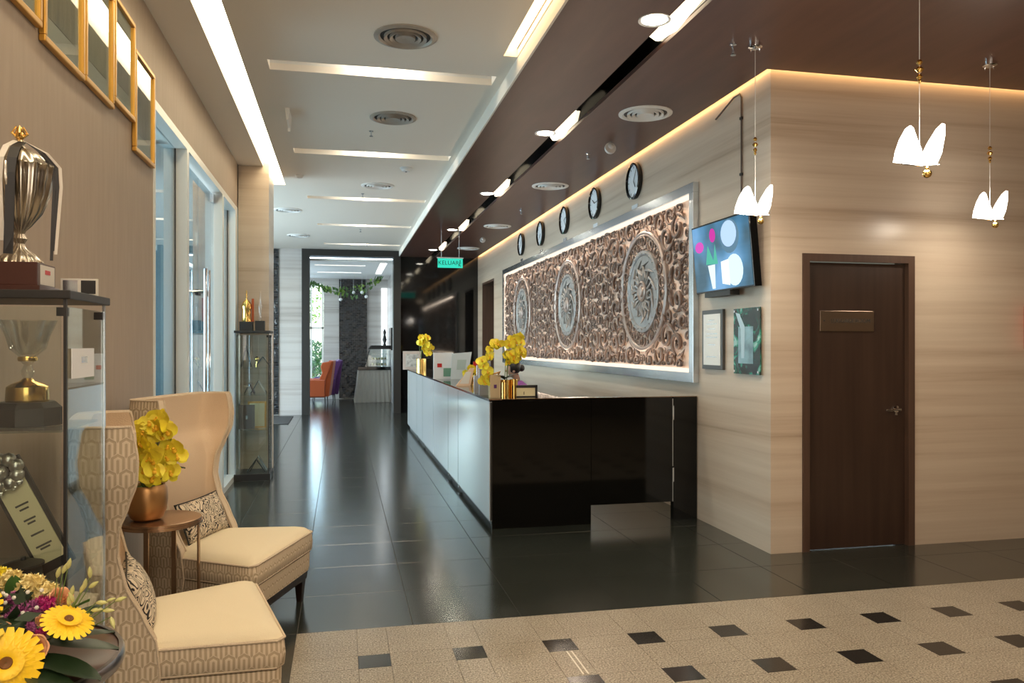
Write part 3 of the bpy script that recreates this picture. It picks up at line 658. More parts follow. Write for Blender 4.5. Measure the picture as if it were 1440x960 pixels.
# leaning award plaque with silver blooms
t = thing('award_plaque', 'leaning cream certificate plaque crowned by a cast silver flower', 'award', (-.945, 2.67, .802))
Mx = Matrix.Translation((0, 0, .17)) @ Matrix.Rotation(R(-26), 4, 'Y')
MB().obox(Mx @ Matrix.Translation((0, .008, 0)), .055, .006, .185).build('board', 'blackm', t)
MB().obox(Mx @ Matrix.Translation((0, -.001, -.02)), .042, .003, .135).build('plate', 'parch', t)
mb = MB()
for k, (z, ww) in enumerate(((.05, .02), (.035, .014), (0, .018), (-.012, .012), (-.05, .02), (-.09, .024), (-.10, .015))): mb.obox(Mx @ Matrix.Translation((0, -.0045, z-.01)), ww, .0005, .003)
mb.build('lettering', 'ink', t)
mb = MB()
for k in range(9):
    a = k*2*pi/9; q = Mx @ Vector((.045*cos(a), -.02, .155+.04*sin(a))); mb.ball(q, .022, 10)
mb.ball(Mx @ Vector((0, -.03, .155)), .024, 10)
for k in range(4): mb.ball(Mx @ Vector((-.03+.02*k, -.018, .10+.008*(k % 2))), .012, 8)
mb.build('flower', 'silverp', t, smooth=True)
t = thing('round_box', 'round black lidded box on the lower shelf of the near cabinet', 'box', (-.935, 2.60, .802))
MB().lathe([(.048, 0), (.052, .01), (.052, .035)], n=28).build('body', 'black', t, smooth=True)
MB().lathe([(.056, .035), (.056, .042), (.03, .05), (.008, .052), (.007, .062), (.001, .064)], n=28).build('lid', 'blackm', t, smooth=True)
t = thing('notice_card', 'white notice card fixed on the side glass of the near cabinet', 'card', (-.780, 2.63, 1.445))
MB().box(0, .002, -.105, .105, -.045, .045).build('card', 'paperw', t)
MB().box(.002, .0025, -.02, .035, .0, .02).build('print', 'steel', t)

# things in and on the far cabinet
def item(nm, lab, cat, loc, parts, rz=0, grp=None):
    t = thing(nm, lab, cat, loc, rz, grp)
    for pn, mb, mt, sm in parts: mb.build(pn, mt, t, smooth=sm)
    return t
item('gold_trophy', 'broad golden pavilion trophy on the far cabinet, the left one', 'trophy', (-1.04, 9.17, 1.662), [
    ('plinth', MB().box(-.07, .07, -.06, .06, 0, .10), 'blackm', False),
    ('body', MB().lathe([(.055, .10), (.05, .12), (.048, .24), (.058, .26), (.05, .30), (.035, .33), (.008, .35), (.006, .44), (.001, .46)], n=20), 'gold', True),
    ('column', MB().box(.055, .08, -.012, .012, .10, .36), 'orange', False)])
item('gold_trophy', 'slim crystal and gold figure trophy on the far cabinet, the right one', 'trophy', (-.895, 9.17, 1.662), [
    ('plinth', MB().box(-.05, .05, -.05, .05, 0, .11), 'blackm', False),
    ('figure', MB().lathe([(.03, .11), (.012, .16), (.018, .24), (.026, .28), (.012, .31), (.015, .34), (.006, .37), (.001, .44)], n=16), 'crystal', True)])
def wedge(nm, lab, cat, loc, h, ang, mt, mt2='parch', wd=.10):
    t = thing(nm, lab, cat, loc)
    Q = Matrix.Rotation(R(ang), 4, 'Y')
    MB().obox(Matrix.Translation((0, 0, h/2*cos(R(ang)))) @ Q, .006, wd/2, h/2).build('board', mt, t)
    MB().obox(Matrix.Translation((h*sin(R(ang)), .0,  h/2*cos(R(ang)))) @ Matrix.Rotation(R(-ang), 4, 'Y'), .004, wd/3, h/2).build('strut', 'blackm', t)
    return t
wedge('award_plaque', 'dark award plaque standing upright at the left of the top shelf', 'award', (-1.07, 9.2, 1.254), .24, 12, 'blackm')
t = wedge('award_wreath', 'triangular award with a gold emblem on the top shelf', 'award', (-.90, 9.15, 1.254), .14, 35, 'blackm')
MB().ball((-.02, -.04, .09), .03, 12).tube([(-.02, -.04, .07), (-.03, -.04, .0)], .012, 8).build('emblem', 'gold', t, smooth=True)
wedge('award_statuette', 'small dark angular award on the second shelf of the far cabinet', 'award', (-.98, 9.18, .954), .13, -25, 'mahog')
wedge('award_plaque', 'clear leaning plaque on the second shelf of the far cabinet', 'award', (-.87, 9.2, .954), .17, -30, 'crystal')
item('framed_certificate', 'brown framed certificate on the third shelf of the far cabinet', 'picture frame', (-1.03, 9.10, .564), [
    ('frame', MB().box(-.085, .085, -.008, .008, 0, .27), pm('brown_leather', (.10, .06, .045), .5), False), ('emblem', MB().box(-.01, .01, -.010, -.0075, .11, .15), 'steel', False)])
item('framed_certificate', 'gold and cream framed certificate behind the brown one', 'picture frame', (-.93, 9.20, .564), [
    ('frame', MB().box(-.10, .10, -.008, .008, 0, .30), 'goldframe', False), ('sheet', MB().box(-.08, .08, -.011, -.0075, .02, .28), 'parch', False)])
wedge('award_plaque', 'dark triangular award at the bottom of the far cabinet', 'award', (-.98, 9.14, .08), .17, 35, 'blackm')
wedge('award_plaque', 'silver slanted award at the bottom of the far cabinet', 'award', (-.87, 9.2, .08), .19, -28, 'steel')

# ---------------------------------------------------------------- wingback chairs
def lerp_tab(tab, z):
    for (z0, *a), (z1, *b) in zip(tab, tab[1:]):
        if z0 <= z <= z1:
            f = (z-z0)/(z1-z0); f = f*f*(3-2*f)*.35+f*.65
            return [x+(y-x)*f for x, y in zip(a, b)]
    return list(tab[-1][1:]) if z > tab[-1][0] else list(tab[0][1:])
# z, wing front x, back x, half width
PROF = [(.14, -.10, -.30, .285), (.30, -.075, -.31, .29), (.425, -.085, -.315, .30), (.525, -.13, -.32, .30), (.64, -.185, -.31, .30), (.75, -.210, -.305, .30), (.855, -.205, -.31, .315), (.93, -.178, -.33, .335), (1.02, -.150, -.37, .365), (1.10, -.147, -.372, .375), (1.19, -.160, -.366, .372), (1.215, -.168, -.362, .368)]
def wing_chair(label):
    t = thing('wingback_chair', label, 'armchair', (0, 0, 0), 0, 'patterned wingback chairs')
    T = .048; zs = [.14+(1.215-.14)*i/44 for i in range(45)]
    rings = []; welts = [[], []]
    for z in zs:
        xf, xb, hw = lerp_tab(PROF, z); rc = min(.09, (xf-xb)*.6)
        out = [(xf, -hw), ((xf+xb+rc)/2, -hw)]
        out += [(xb+rc-rc*sin(a), -hw+rc-rc*cos(a)) for a in (R(0), R(22), R(45), R(67), R(90))]
        out += [(xb-.008, -hw*.4), (xb-.010, 0), (xb-.008, hw*.4)]
        out += [(xb+rc-rc*cos(a), hw-rc+rc*sin(a)) for a in (R(0), R(22), R(45), R(67), R(90))]
        out += [((xf+xb+rc)/2, hw), (xf, hw)]
        xi = min(xb+T+.012, xf-.004); ri = min(.06, max(.002, (xf-xi)*.6)); hi = hw-T
        inn = [(xf, hi), ((xf+xi+ri)/2, hi)]
        inn += [(xi+ri-ri*sin(a), hi-ri+ri*cos(a)) for a in (R(0), R(45), R(90))]
        inn += [(xi, hi*.4), (xi, 0), (xi, -hi*.4)]
        inn += [(xi+ri-ri*cos(a), -hi+ri-ri*sin(a)) for a in (R(0), R(45), R(90))]
        inn += [((xf+xi+ri)/2, -hi), (xf, -hi)]
        rings.append([(x, y, z) for x, y in out+inn]); no = len(out)
        welts[0].append((out, z)); welts[1].append((inn, z))
    mb = MB(); n = len(rings[0])
    for i in range(len(rings)-1):
        for j in range(n):
            k = (j+1) % n
            mi = 0 if j < no-1 else (2 if j in (no-1, n-1) else 1)
            o = len(mb.v); mb.v += [rings[i][j], rings[i][k], rings[i+1][k], rings[i+1][j]]; mb.f.append((o, o+1, o+2, o+3)); mb.m.append(mi)
    # top and bottom caps between outer and inner path
    for rr in (rings[0], rings[-1]):
        for j in range(no-1):
            jj = n-1-int(round(j*(n-no-1)/(no-1))); j2 = n-1-int(round((j+1)*(n-no-1)/(no-1)))
            o = len(mb.v); mb.v += [rr[j], rr[j+1], rr[j2], rr[jj]]; mb.f.append((o, o+1, o+2, o+3) if j2 != jj else (o, o+1, o+2)); mb.m.append(2)
    me = mb.mesh('backrest', ['fabric', 'plain', 'welt'], fix=False)
    b = bmesh.new(); b.from_mesh(me); bmesh.ops.remove_doubles(b, verts=b.verts, dist=.0004); bmesh.ops.recalc_face_normals(b, faces=b.faces); b.to_mesh(me); b.free()
    me.polygons.foreach_set('use_smooth', [True]*len(me.polygons)); me.set_sharp_from_angle(angle=R(50))
    br = link('backrest', me, t)
    for s_ in (-1, 1):
        for src in (0, 1):
            pts = []
            for path, z in welts[src]:
                p = path[0 if (s_ < 0) == (src == 0) else -1]; pts.append((p[0]+.001, p[1], z))
            MB().tube(pts, .0055, 6).build('piping', 'welt', br, smooth=True)
    top = [(x, y, 1.216) for x, y in welts[0][-1][0]]; MB().tube(top, .0055, 6).build('piping', 'welt', br, smooth=True)
    # seat cushion: trapezoid, crowned
    def trap(f, zz, puff=0):
        pts = []
        xb, xf = -.26, .355; wb, wf = .245, .385
        N = 10
        loop = [(xb, -wb), (xf-.03, -wf), (xf, -wf+.03), (xf, wf-.03), (xf-.03, wf), (xb, wb)]
        for i in range(len(loop)):
            a, b_ = Vector(loop[i]), Vector(loop[(i+1) % len(loop)]); k = 6 if (b_-a).length > .1 else 1
            for q in range(k): p = a.lerp(b_, q/k); pts.append((p.x*f+(1-f)*.05, p.y*f, zz))
        return pts
    rings = [trap(.96, .285), trap(1.0, .30), trap(1.012, .34), trap(1.0, .385), trap(.985, .40), trap(.93, .422), trap(.8, .438), trap(.55, .449), trap(.25, .453)]
    mb = MB()
    n = len(rings[0])
    for i in range(len(rings)-1):
        mb.loft([rings[i], rings[i+1]], cap=False, mi=0 if i < 4 else 1)
    mb.add(rings[-1], [tuple(range(n))], 1); mb.add(rings[0], [tuple(range(n))], 0)
    me = mb.mesh('seat_cushion', ['fabric', 'seat'], fix=False)
    b = bmesh.new(); b.from_mesh(me); bmesh.ops.remove_doubles(b, verts=b.verts, dist=.0004); bmesh.ops.recalc_face_normals(b, faces=b.faces); b.to_mesh(me); b.free()
    me.polygons.foreach_set('use_smooth', [True]*len(me.polygons)); me.set_sharp_from_angle(angle=R(60))
    cu = link('seat_cushion', me, t)
    lp = trap(1.0, .398); MB().tube(lp+[lp[0]], .006, 6).build('piping', 'welt', cu, smooth=True)
    lp = trap(.985, .296); MB().tube(lp+[lp[0]], .005, 6).build('piping', 'welt', cu, smooth=True)
    MB().loft([trap(.95, .176), trap(.965, .20), trap(.97, .283)]).build('seat_base', 'fabric', t, smooth=True)
    MB().loft([trap(.93, .132), trap(.945, .175)]).build('seat_rail', 'darkwood', t)
    for x, y in ((.30, .31), (.30, -.31), (-.24, .21), (-.24, -.21)):
        MB().loft([[(x+a*.015, y+b_*.015, 0) for a, b_ in ((-1, -1), (1, -1), (1, 1), (-1, 1))], [(x+a*.026, y+b_*.026, .15) for a, b_ in ((-1, -1), (1, -1), (1, 1), (-1, 1))]]).build('leg', 'darkwood', t)
    return t
def lumbar(loc, rz, lab, tilt=-22):
    t = thing('lumbar_pillow', lab, 'pillow', loc, rz, 'scroll print pillows')
    mb = MB(); N = 16; grid = []
    for sgn in (1, -1):
        vs = []
        for i in range(N+1):
            for j in range(N+1):
                u, v = -1+2*i/N, -1+2*j/N
                th_ = .05*((1-abs(u)**2.6)*(1-abs(v)**2.6))**.55
                pin = 1-.06*(1-abs(u*v))
                vs.append((sgn*th_, u*.215*(1-.05*(1-v*v)), v*.115*(1-.06*(1-u*u))))
        o = len(mb.v)
        mb.add(vs, [(i*(N+1)+j, (i+1)*(N+1)+j, (i+1)*(N+1)+j+1, i*(N+1)+j+1) for i in range(N) for j in range(N)])
    Rm = Matrix.Rotation(R(tilt), 4, 'Y')
    mb.v = [tuple(Rm @ Vector(v)+Vector((0, 0, .11))) for v in mb.v]
    me = mb.mesh('cushion', 'pillow', fix=False); b = bmesh.new(); b.from_mesh(me); bmesh.ops.remove_doubles(b, verts=b.verts, dist=.0005); bmesh.ops.recalc_face_normals(b, faces=b.faces); b.to_mesh(me); b.free()
    me.polygons.foreach_set('use_smooth', [True]*len(me.polygons)); link('cushion', me, t)
    lp = [tuple(Rm @ Vector((0, u*.215, v*.115))+Vector((0, 0, .11))) for u, v in [(-1, -1), (-.5, -.96), (0, -.94), (.5, -.96), (1, -1), (.97, -.5), (.95, 0), (.97, .5), (1, 1), (.5, .96), (0, .94), (-.5, .96), (-1, 1), (-.97, .5), (-.95, 0), (-.97, -.5), (-1, -1)]]
    MB().tube(lp, .004, 6).build('piping', 'blackm', t)
    return t
C1 = ((-.640, 3.315, 0), R(14)); C2 = ((-.625, 4.525, 0), R(-20))
ch = wing_chair('cream wingback chair nearest the camera, patterned side turned to us'); ch.location = C1[0]; ch.rotation_euler.z = C1[1]
dup(ch, C2[0], C2[1], 'cream wingback chair standing beyond the small side table, plain inner wing facing us')
def loc_in(C, x, y, z):
    a = C[1]; return (C[0][0]+x*cos(a)-y*sin(a), C[0][1]+x*sin(a)+y*cos(a), z)
lumbar(loc_in(C1, -.14, -.02, .432), C1[1], 'black scroll print pillow half hidden on the nearest chair')
lumbar(loc_in(C2, -.14, 0.02, .432), C2[1], 'black scroll print pillow on the farther chair behind the side table')

# ---------------------------------------------------------------- orchids
def petal_mesh(): pass
def blossom_mesh(name, mat, s=1.0):
    mb = MB()
    def petal(ang, ln, wd, mi=0, cup=.25, z0=0):
        rows = []; K = 5
        for i in range(K+1):
            f = i/K; r = ln*f; ww = wd*(sin(pi*min(1, f*.86+.08)))**.7/2
            zz = z0+cup*ln*f*f-.006*s
            row = []
            for q in (-1, 0, 1):
                x, y = r, q*ww; row.append((x*cos(ang)-y*sin(ang), x*sin(ang)+y*cos(ang), zz+abs(q)*.003*s))
            rows.append(row)
        o = []
        for a_ in rows: o += a_
        mb.add(o, [(i*3+j, i*3+j+1, i*3+j+4, i*3+j+3) for i in range(K) for j in range(2)], mi)
    for a in (90, 210, 330): petal(R(a), .030*s, .026*s, 0, -.1, -.001)
    for a in (12, 168): petal(R(a), .034*s, .044*s, 0, .12, .002)
    mb.ball((0, -.006*s, .004*s), .007*s, 8, 1); mb.ball((0, .003*s, .006*s), .005*s, 6, 1)
    return mb.mesh(name, [mat, M_.setdefault('lip', pm('orchid_lip', (.85, .48, .02), .5))], smooth=True, fix=False)
BL = blossom_mesh('blossom', 'yellow', 1.25)
def orchid(name, label, loc, pot, stems, nb, size, leaves, seed, group='yellow orchids'):
    """stems: list of point lists (local); blossoms spread along their upper part"""
    t = thing(name, label, 'potted orchid', loc, 0, group); rr = random.Random(seed)
    pot(t)
    for pts in stems:
        P = [Vector(p) for p in pts]; fine = []
        for i in range(len(P)-1):                        # Catmull-Rom
            a = P[max(i-1, 0)]; b = P[i]; c_ = P[i+1]; d_ = P[min(i+2, len(P)-1)]
            for q in range(6):
                f = q/6; fine.append(.5*((2*b)+(-a+c_)*f+(2*a-5*b+4*c_-d_)*f*f+(-a+3*b-3*c_+d_)*f**3))
        fine.append(P[-1])
        MB().tube(fine, [.0035]*(len(fine)-3)+[.003, .002, .0015], 6).build('stem', 'stem', t, smooth=True)
        n0 = int(len(fine)*.42)
        for k in range(nb):
            q = fine[min(len(fine)-1, n0+int((len(fine)-n0)*k/max(1, nb-1)))]
            off = Vector((rr.uniform(-1, 1), rr.uniform(-1, .5), rr.uniform(-.8, .6)))*size*.028
            link('blossom', BL, t, q+off, (R(90)+rr.uniform(-.6, .5), rr.uniform(-.5, .5), rr.uniform(-.9, .9)), (size*rr.uniform(.85, 1.1),)*3)
    for (a, ln, w_, lift) in leaves:
        rows = []; K = 7
        for i in range(K+1):
            f = i/K; wd = w_*sin(pi*min(1, f*.9+.08))**.6/2; r = ln*f; z = lift*sin(f*2.0)*ln
            rows += [(r*cos(a)-q*wd*sin(a), r*sin(a)+q*wd*cos(a), z+abs(q)*.006+LZ) for q in (-1, 0, 1)]
        MB().add(rows, [(i*3+j, i*3+j+1, i*3+j+4, i*3+j+3) for i in range(K) for j in range(2)]).build('leaf', 'leaf', t, smooth=True, fix=False)
    return t

# side table between the chairs
TB = (-.85, 4.02)
t = thing('side_table', 'small round bronze side table between the two wingback chairs', 'side table', (*TB, 0))
MB().lathe([(.178, .648), (.185, .652), (.185, .666), (.178, .668)], n=56).build('table_top', 'rose', t, smooth=True)
MB().lathe([(.19, .640), (.19, .654), (.182, .654), (.182, .640)], n=56, cap=False).build('rim', 'rose', t, smooth=True)
for k in range(4):
    a = R(-8+90*k); MB().obox(Matrix.Translation((.178*cos(a), .178*sin(a), .325)) @ Matrix.Rotation(a, 4, 'Z'), .004, .011, .325).build('leg', 'rose', t)
MB().lathe([(.185, 0), (.185, .012), (.172, .012), (.172, 0)], n=48, cap=False).build('foot_ring', 'rose', t, smooth=True)
LZ = .18
def pot1(t):
    MB().lathe([(.055, 0), (.072, .012), (.088, .05), (.094, .10), (.090, .15), (.080, .168), (.072, .165), (.082, .12)], n=36, cap=True).build('pot', 'copper', t, smooth=True)
    MB().lathe([(.001, .15), (.078, .15)], n=20, cap=False).build('moss', 'leafg', t)
orchid('potted_orchid', 'yellow orchid in a copper bowl on the small bronze side table', (-.905, 3.99, .669), pot1,
       [[(0, 0, .15), (-.02, 0, .30), (-.02, -.02, .42), (.02, -.03, .47), (.07, -.03, .44)], [(.02, 0, .15), (.03, 0, .28), (.06, 0, .40), (.10, -.01, .42), (.115, -.01, .32), (.11, -.01, .22)],
        [(-.01, 0, .15), (-.05, -.03, .26), (-.06, -.04, .38), (-.03, -.05, .42), (.01, -.06, .36)], [(0, -.02, .15), (0, -.05, .22), (.01, -.08, .33), (.03, -.1, .30), (.05, -.1, .20)], [(0, -.02, .14), (-.02, -.05, .2), (-.03, -.08, .28), (-.02, -.09, .30), (0, -.09, .24)]],
       13, 1.2, [(R(5), .17, .045, .35), (R(-50), .13, .045, .2), (R(200), .12, .05, .3), (R(-120), .12, .045, .15)], 3)

# ---------------------------------------------------------------- foreground table with bouquet
TF = (-.835, 2.065)
t = thing('round_table', 'dark glossy round table with a chrome rim at the bottom left corner', 'side table', (*TF, 0))
MB().lathe([(.295, .715), (.297, .738), (.292, .741)], n=64).build('table_top', 'darktable', t, smooth=True)
MB().lathe([(.296, .708), (.304, .712), (.3085, .722), (.308, .735), (.303, .744), (.294, .7445)], n=72, cap=False).build('rim', pm('dark_steel_rim', (.34, .33, .35), .28, 1), t, smooth=True)
MB().lathe([(.05, .02), (.035, .06), (.03, .70), (.10, .714)], n=24).build('pedestal', 'chrome', t, smooth=True)
MB().lathe([(.19, 0), (.19, .012), (.05, .025)], n=40).build('foot', 'chrome', t, smooth=True)
bq = thing('flower_bouquet', 'mixed bouquet of gerberas, roses and mauve blooms on the dark round table', 'bouquet', (-.80, 1.99, .742))
BO = Vector(bq.location)
def W(px, py, d): return at(px, py, d)-BO
def place(name, me, p, dirv, s=1.0, roll=0):
    q = Vector(dirv).to_track_quat('Z', 'Y').to_euler(); o = link(name, me, bq, p, q, (s, s, s)); return o
def gerbera():
    mb = MB()
    for ring, (n, ln, z) in enumerate(((22, .062, 0), (20, .054, .004), (16, .034, .007))):
        for k in range(n):
            a = 2*pi*(k+.5*ring)/n; rows = []
            for i in range(5):
                f = i/4; r = .010+ln*f-(.010 if ring else 0)*f; wd = .020*(sin(pi*min(1, f*.72+.14)))**.6/2; zz = z+.006*f-.012*f*f+(.012*f if ring == 2 else 0)
                rows += [(r*cos(a)-q*wd*sin(a), r*sin(a)+q*wd*cos(a), zz+(0 if q else -.0015)) for q in (-1, 0, 1)]
            mb.add(rows, [(i*3+j, i*3+j+1, i*3+j+4, i*3+j+3) for i in range(4) for j in range(2)])
    mb.lathe([(.014, .006), (.011, .011), (.004, .009), (.001, .008)], n=16, mi=1, cap=False)
    return mb.mesh('gerbera', ['yellow2', pm('gerbera_heart', (.16, .06, .01), .7)], smooth=True, fix=False)
def rose(mat, layers=5, R0=.03, nm='rose'):
    mb = MB()
    for L in range(layers):
        f = (L+1)/layers; n = 3+L
        for k in range(n):
            a0 = 2*pi*k/n+L*.9; rows = []
            for i in range(5):
                g = i/4; r = R0*f*(.55+.55*g**.8); z = -.02+.04*g*(1.15-f*.35)-(.006*f if i == 4 else 0)
                for q in (-1, -.5, 0, .5, 1):
                    aa = a0+q*(pi/n)*1.25*(1-.25*g*g); rr_ = r*(1-.05*abs(q)); rows.append((rr_*cos(aa), rr_*sin(aa), z-.006*q*q*g))
            mb.add(rows, [(i*5+j, i*5+j+1, i*5+j+6, i*5+j+5) for i in range(4) for j in range(4)])
    mb.ball((0, 0, -.008), R0*.35, 8)
    return mb.mesh(nm, mat, smooth=True, fix=False)
def mum(mat, r, n, nm, seed):
    mb = MB(); q_ = random.Random(seed)
    for k in range(n):
        ph = math.acos(1-1.25*(k+.5)/n); a = k*2.39996; d_ = Vector((sin(ph)*cos(a), sin(ph)*sin(a), cos(ph)))
        s_ = d_.orthogonal().normalized(); ln = r*q_.uniform(.8, 1.05)
        s_ = Matrix.Rotation(q_.uniform(0, 3), 3, d_) @ s_; wd = r*.13
        a_, b_ = d_*ln*.4, d_*ln*.8+s_.cross(d_)*.1*r
        mb.add([a_-s_*wd*.5, a_+s_*wd*.5, b_+s_*wd, b_-s_*wd, d_*ln], [(0, 1, 2, 3), (3, 2, 4)])
    mb.ball((0, 0, 0), r*.55, 10)
    return mb.mesh(nm, mat, fix=False)
def bud():
    return MB().lathe([(.001, 0), (.0038, .004), (.0055, .011), (.0045, .02), (.001, .029)], n=8, cap=False).mesh('bud', 'bud', smooth=True)
GE, RP, RC = gerbera(), rose('peach'), rose('cream', 6, .036)
MU, MM, MY, BU = mum('purple', .034, 130, 'mum', 1), mum('magenta', .022, 60, 'mum', 2), mum('cream', .036, 160, 'carnation', 3), bud()
place('gerbera', GE, W(8, 932, 1.68), (.35, -.85, .30), 1.02); place('gerbera', GE, W(96, 872, 1.80), (.45, -.35, 1.0), .80)
place('gerbera', GE, W(-45, 865, 1.75), (-.2, -.6, .6), 1)
for px, py, d_, s in ((46, 830, 1.90, 1.25), (18, 818, 1.92, .95), (70, 836, 1.88, .9)): place('carnation', MY, W(px, py, d_), (.1, -.6, .8), s)
for px, py, d_, s in ((2, 812, 1.93, .9),): place('carnation', mum('yellow', .034, 130, 'carnation', 5), W(px, py, d_), (.1, -.5, .9), s)
for px, py, d_, s in ((30, 865, 1.82, 1.0), (48, 858, 1.84, .8), (10, 880, 1.80, .9), (22, 845, 1.86, .8), (40, 885, 1.78, .6)): place('mum', MU, W(px, py, d_), (.1, -.7, .7), s)
for px, py, d_, s in ((68, 848, 1.84, 1.0), (58, 846, 1.85, .8), (36, 898, 1.77, .9), (58, 890, 1.78, .7)): place('mum', MM, W(px, py, d_), (.2, -.7, .6), s)
for px, py, d_, s, dr_ in ((86, 840, 1.86, .85, (.5, -.5, .7)), (46, 912, 1.74, 1.0, (.3, -.8, .4)), (0, 893, 1.74, .95, (0, -.9, .4)), (60, 872, 1.82, .5, (.2, -.7, .6))): place('rose', RP, W(px, py, d_), dr_, s)
for k in range(16):
    px, py = rnd.uniform(0, 60), rnd.uniform(825, 925); MBc = MB().ball((0, 0, 0), .005, 8).mesh('berry', 'paper', smooth=True) if k == 0 else MBc
    link('berry', MBc, bq, W(px, py, 1.76+(925-py)*.0006))
buds = [(80, 812, .3, .9), (88, 806, .4, .9), (95, 800, .3, 1), (127, 812, 0, 1), (100, 838, .2, .8), (113, 833, .3, .6), (118, 828, .2, .8), (125, 826, .6, .4), (135, 847, 1, 0), (128, 858, 1, .1), (150, 845, .9, .3), (162, 845, .8, .3), (104, 846, -.2, .6), (98, 852, 0, .5), (144, 858, .9, 0), (69, 903, -.3, -.8), (75, 893, .2, -.9), (108, 895, .7, -.6), (92, 890, .9, .1), (156, 867, .2, -.5), (120, 878, .5, .2), (108, 866, .3, .2)]
root = W(70, 900, 1.84)
for px, py, dx, dz in buds:
    p = W(px, py, 1.85); dv = Vector((dx, -.2, dz)); o = place('bud', BU, p, dv, 1.0 if rnd.random() < .7 else .8)
    MB().tube([root, root.lerp(p, .5)+Vector((0, 0, -.01)), p], [.0016, .0014, .0010], 5).build('sprig', 'stem', bq)
def bleaf(px, py, d, dv, ln, wd, mat='leaf'):
    p = W(px, py, d); dv = Vector(dv).normalized(); s_ = dv.cross(Vector((0, 0, 1))).normalized(); K = 6; rows = []
    for i in range(K+1):
        f = i/K; w2 = wd*sin(pi*min(1, f*.9+.08))**.7/2; q = p+dv*ln*f+Vector((0, 0, -.05*ln*8*f*f*.3))
        rows += [q-s_*w2+Vector((0, 0, .006)), q, q+s_*w2+Vector((0, 0, .006))]
    MB().add(rows, [(i*3+j, i*3+j+1, i*3+j+4, i*3+j+3) for i in range(K) for j in range(2)]).build('leaf', mat, bq, smooth=True, fix=False)
for a in ((60, 905, 1.80, (1, .1, -.1), .16, .07), (50, 925, 1.76, (1, -.2, -.25), .15, .08), (40, 945, 1.72, (.9, -.5, -.3), .15, .08), (70, 900, 1.84, (1, .5, .0), .14, .06), (30, 900, 1.82, (.2, -.6, .1), .12, .08), (90, 880, 1.88, (.6, .6, .3), .10, .05), (10, 860, 1.92, (-.3, .6, .6), .12, .08)): bleaf(*a)
for a in ((20, 850, 1.9, (.1, -.3, .9), .09, .04, 'leafg'), (80, 870, 1.88, (.7, -.2, .5), .10, .03, 'leafg')): bleaf(*a)
ctr = W(40, 900, 1.90)
MB().lathe([(.085, .0), (.10, .05), (.105, .11), (.095, .13)], (0, 0, 0), 24).build('wrap', 'leaf', bq, smooth=True)
for px, py, d_ in ((8, 932, 1.70), (96, 875, 1.81), (46, 915, 1.76), (30, 865, 1.84), (86, 840, 1.87), (46, 830, 1.91), (2, 812, 1.94), (0, 893, 1.76)):
    e = W(px, py, d_); MB().tube([(0, 0, .05), (e.x*.4, e.y*.4, .10), e], .0025, 6).build('stalk', 'stem', bq)
# dark foliage mass that fills the bouquet
mb = MB(); q_ = random.Random(4)
for k in range(150):
    c_ = Vector((q_.uniform(-.09, .09), q_.uniform(-.07, .08), q_.uniform(.05, .15))); dv = Vector((q_.uniform(-1, 1), q_.uniform(-1, 1), q_.uniform(-.2, 1))).normalized(); s_ = dv.orthogonal().normalized(); ln = q_.uniform(.03, .06)
    mb.add([c_, c_+dv*ln*.5+s_*ln*.25, c_+dv*ln, c_+dv*ln*.5-s_*ln*.25], [(0, 1, 2, 3)])
o = mb.build('foliage', 'leaf', bq, fix=False); o['kind'] = 'stuff'

# ---------------------------------------------------------------- reception counter
CX, CY0, CY1, CZ = 1.18, 6.22, 14.25, 1.06
t = thing('reception_counter', 'long reception counter with glossy white front panels and a black end', 'counter', (CX, CY0, 0))
for a, b in ((6.222, 7.98), (7.98, 8.75), (8.75, 10.2), (10.2, 11.6), (11.6, 12.5), (12.5, 13.97), (13.97, 14.25)):
    MB().box(0, .02, a-CY0+.009, b-CY0-.009, .065, CZ-.022).build('front_panel', 'panelw', t, bevel=.001)
MB().box(.006, .018, .0, CY1-CY0, .07, CZ-.03).build('panel_joint', 'blackm', t)
for y in (7.98, 8.75, 11.6, 12.5, 13.97): MB().box(-.0008, .012, y-CY0-.009, y-CY0+.009, .07, CZ-.03).build('joint_strip', M_.setdefault('jnt', pm('grey_joint', (.05, .055, .055), .5)), t)
MB().box(.045, .06, .02, CY1-CY0, 0, .07).build('kick_plate', 'blackm', t)
for y in (1.76, 2.53, 5.38, 6.28): MB().box(.004, .045, y-.02, y+.02, .03, .068).build('panel_clip', 'steel', t)
MB().box(-.006, .62, -.006, CY1-CY0, CZ-.02, CZ).build('counter_top', 'black_gr', t, bevel=.001)
MB().box(-.008, .10, -.012, .002, CZ-.008, CZ+.002).box(.10, 1.822, -.010, -.002, CZ-.004, CZ+.001).build('edge_strip', 'rose', t)
MB().box(.02, .863, 0, .03, .0, CZ-.02).build('end_panel', 'black_gr', t)
MB().box(.62, .863, 0, .10, CZ-.02, CZ).build('end_ledge', 'black_gr', t)
MB().box(.60, .62, .10, CY1-CY0, .0, CZ-.02).build('inner_panel', 'blackm', t)
MB().box(.62, 1.15, .9, CY1-CY0-.3, .72, .745).build('work_desk', 'darkwood', t)
MB().box(1.605, 1.822, 0, .06, 0, CZ).build('end_post', 'black_gr', t)
g = MB().box(.868, 1.592, .0, .035, .158, CZ).build('gate', 'black_gr', t)
for z0, z1 in ((.16, .33), (.46, .86), (.98, 1.04)): MB().box(1.594, 1.600, -.004, .01, z0, z1).build('hinge_strip', 'steel', g)
for z0 in (.33, .86): MB().box(1.592, 1.606, -.010, .01, z0, z0+.12).build('hinge', 'steel', g)
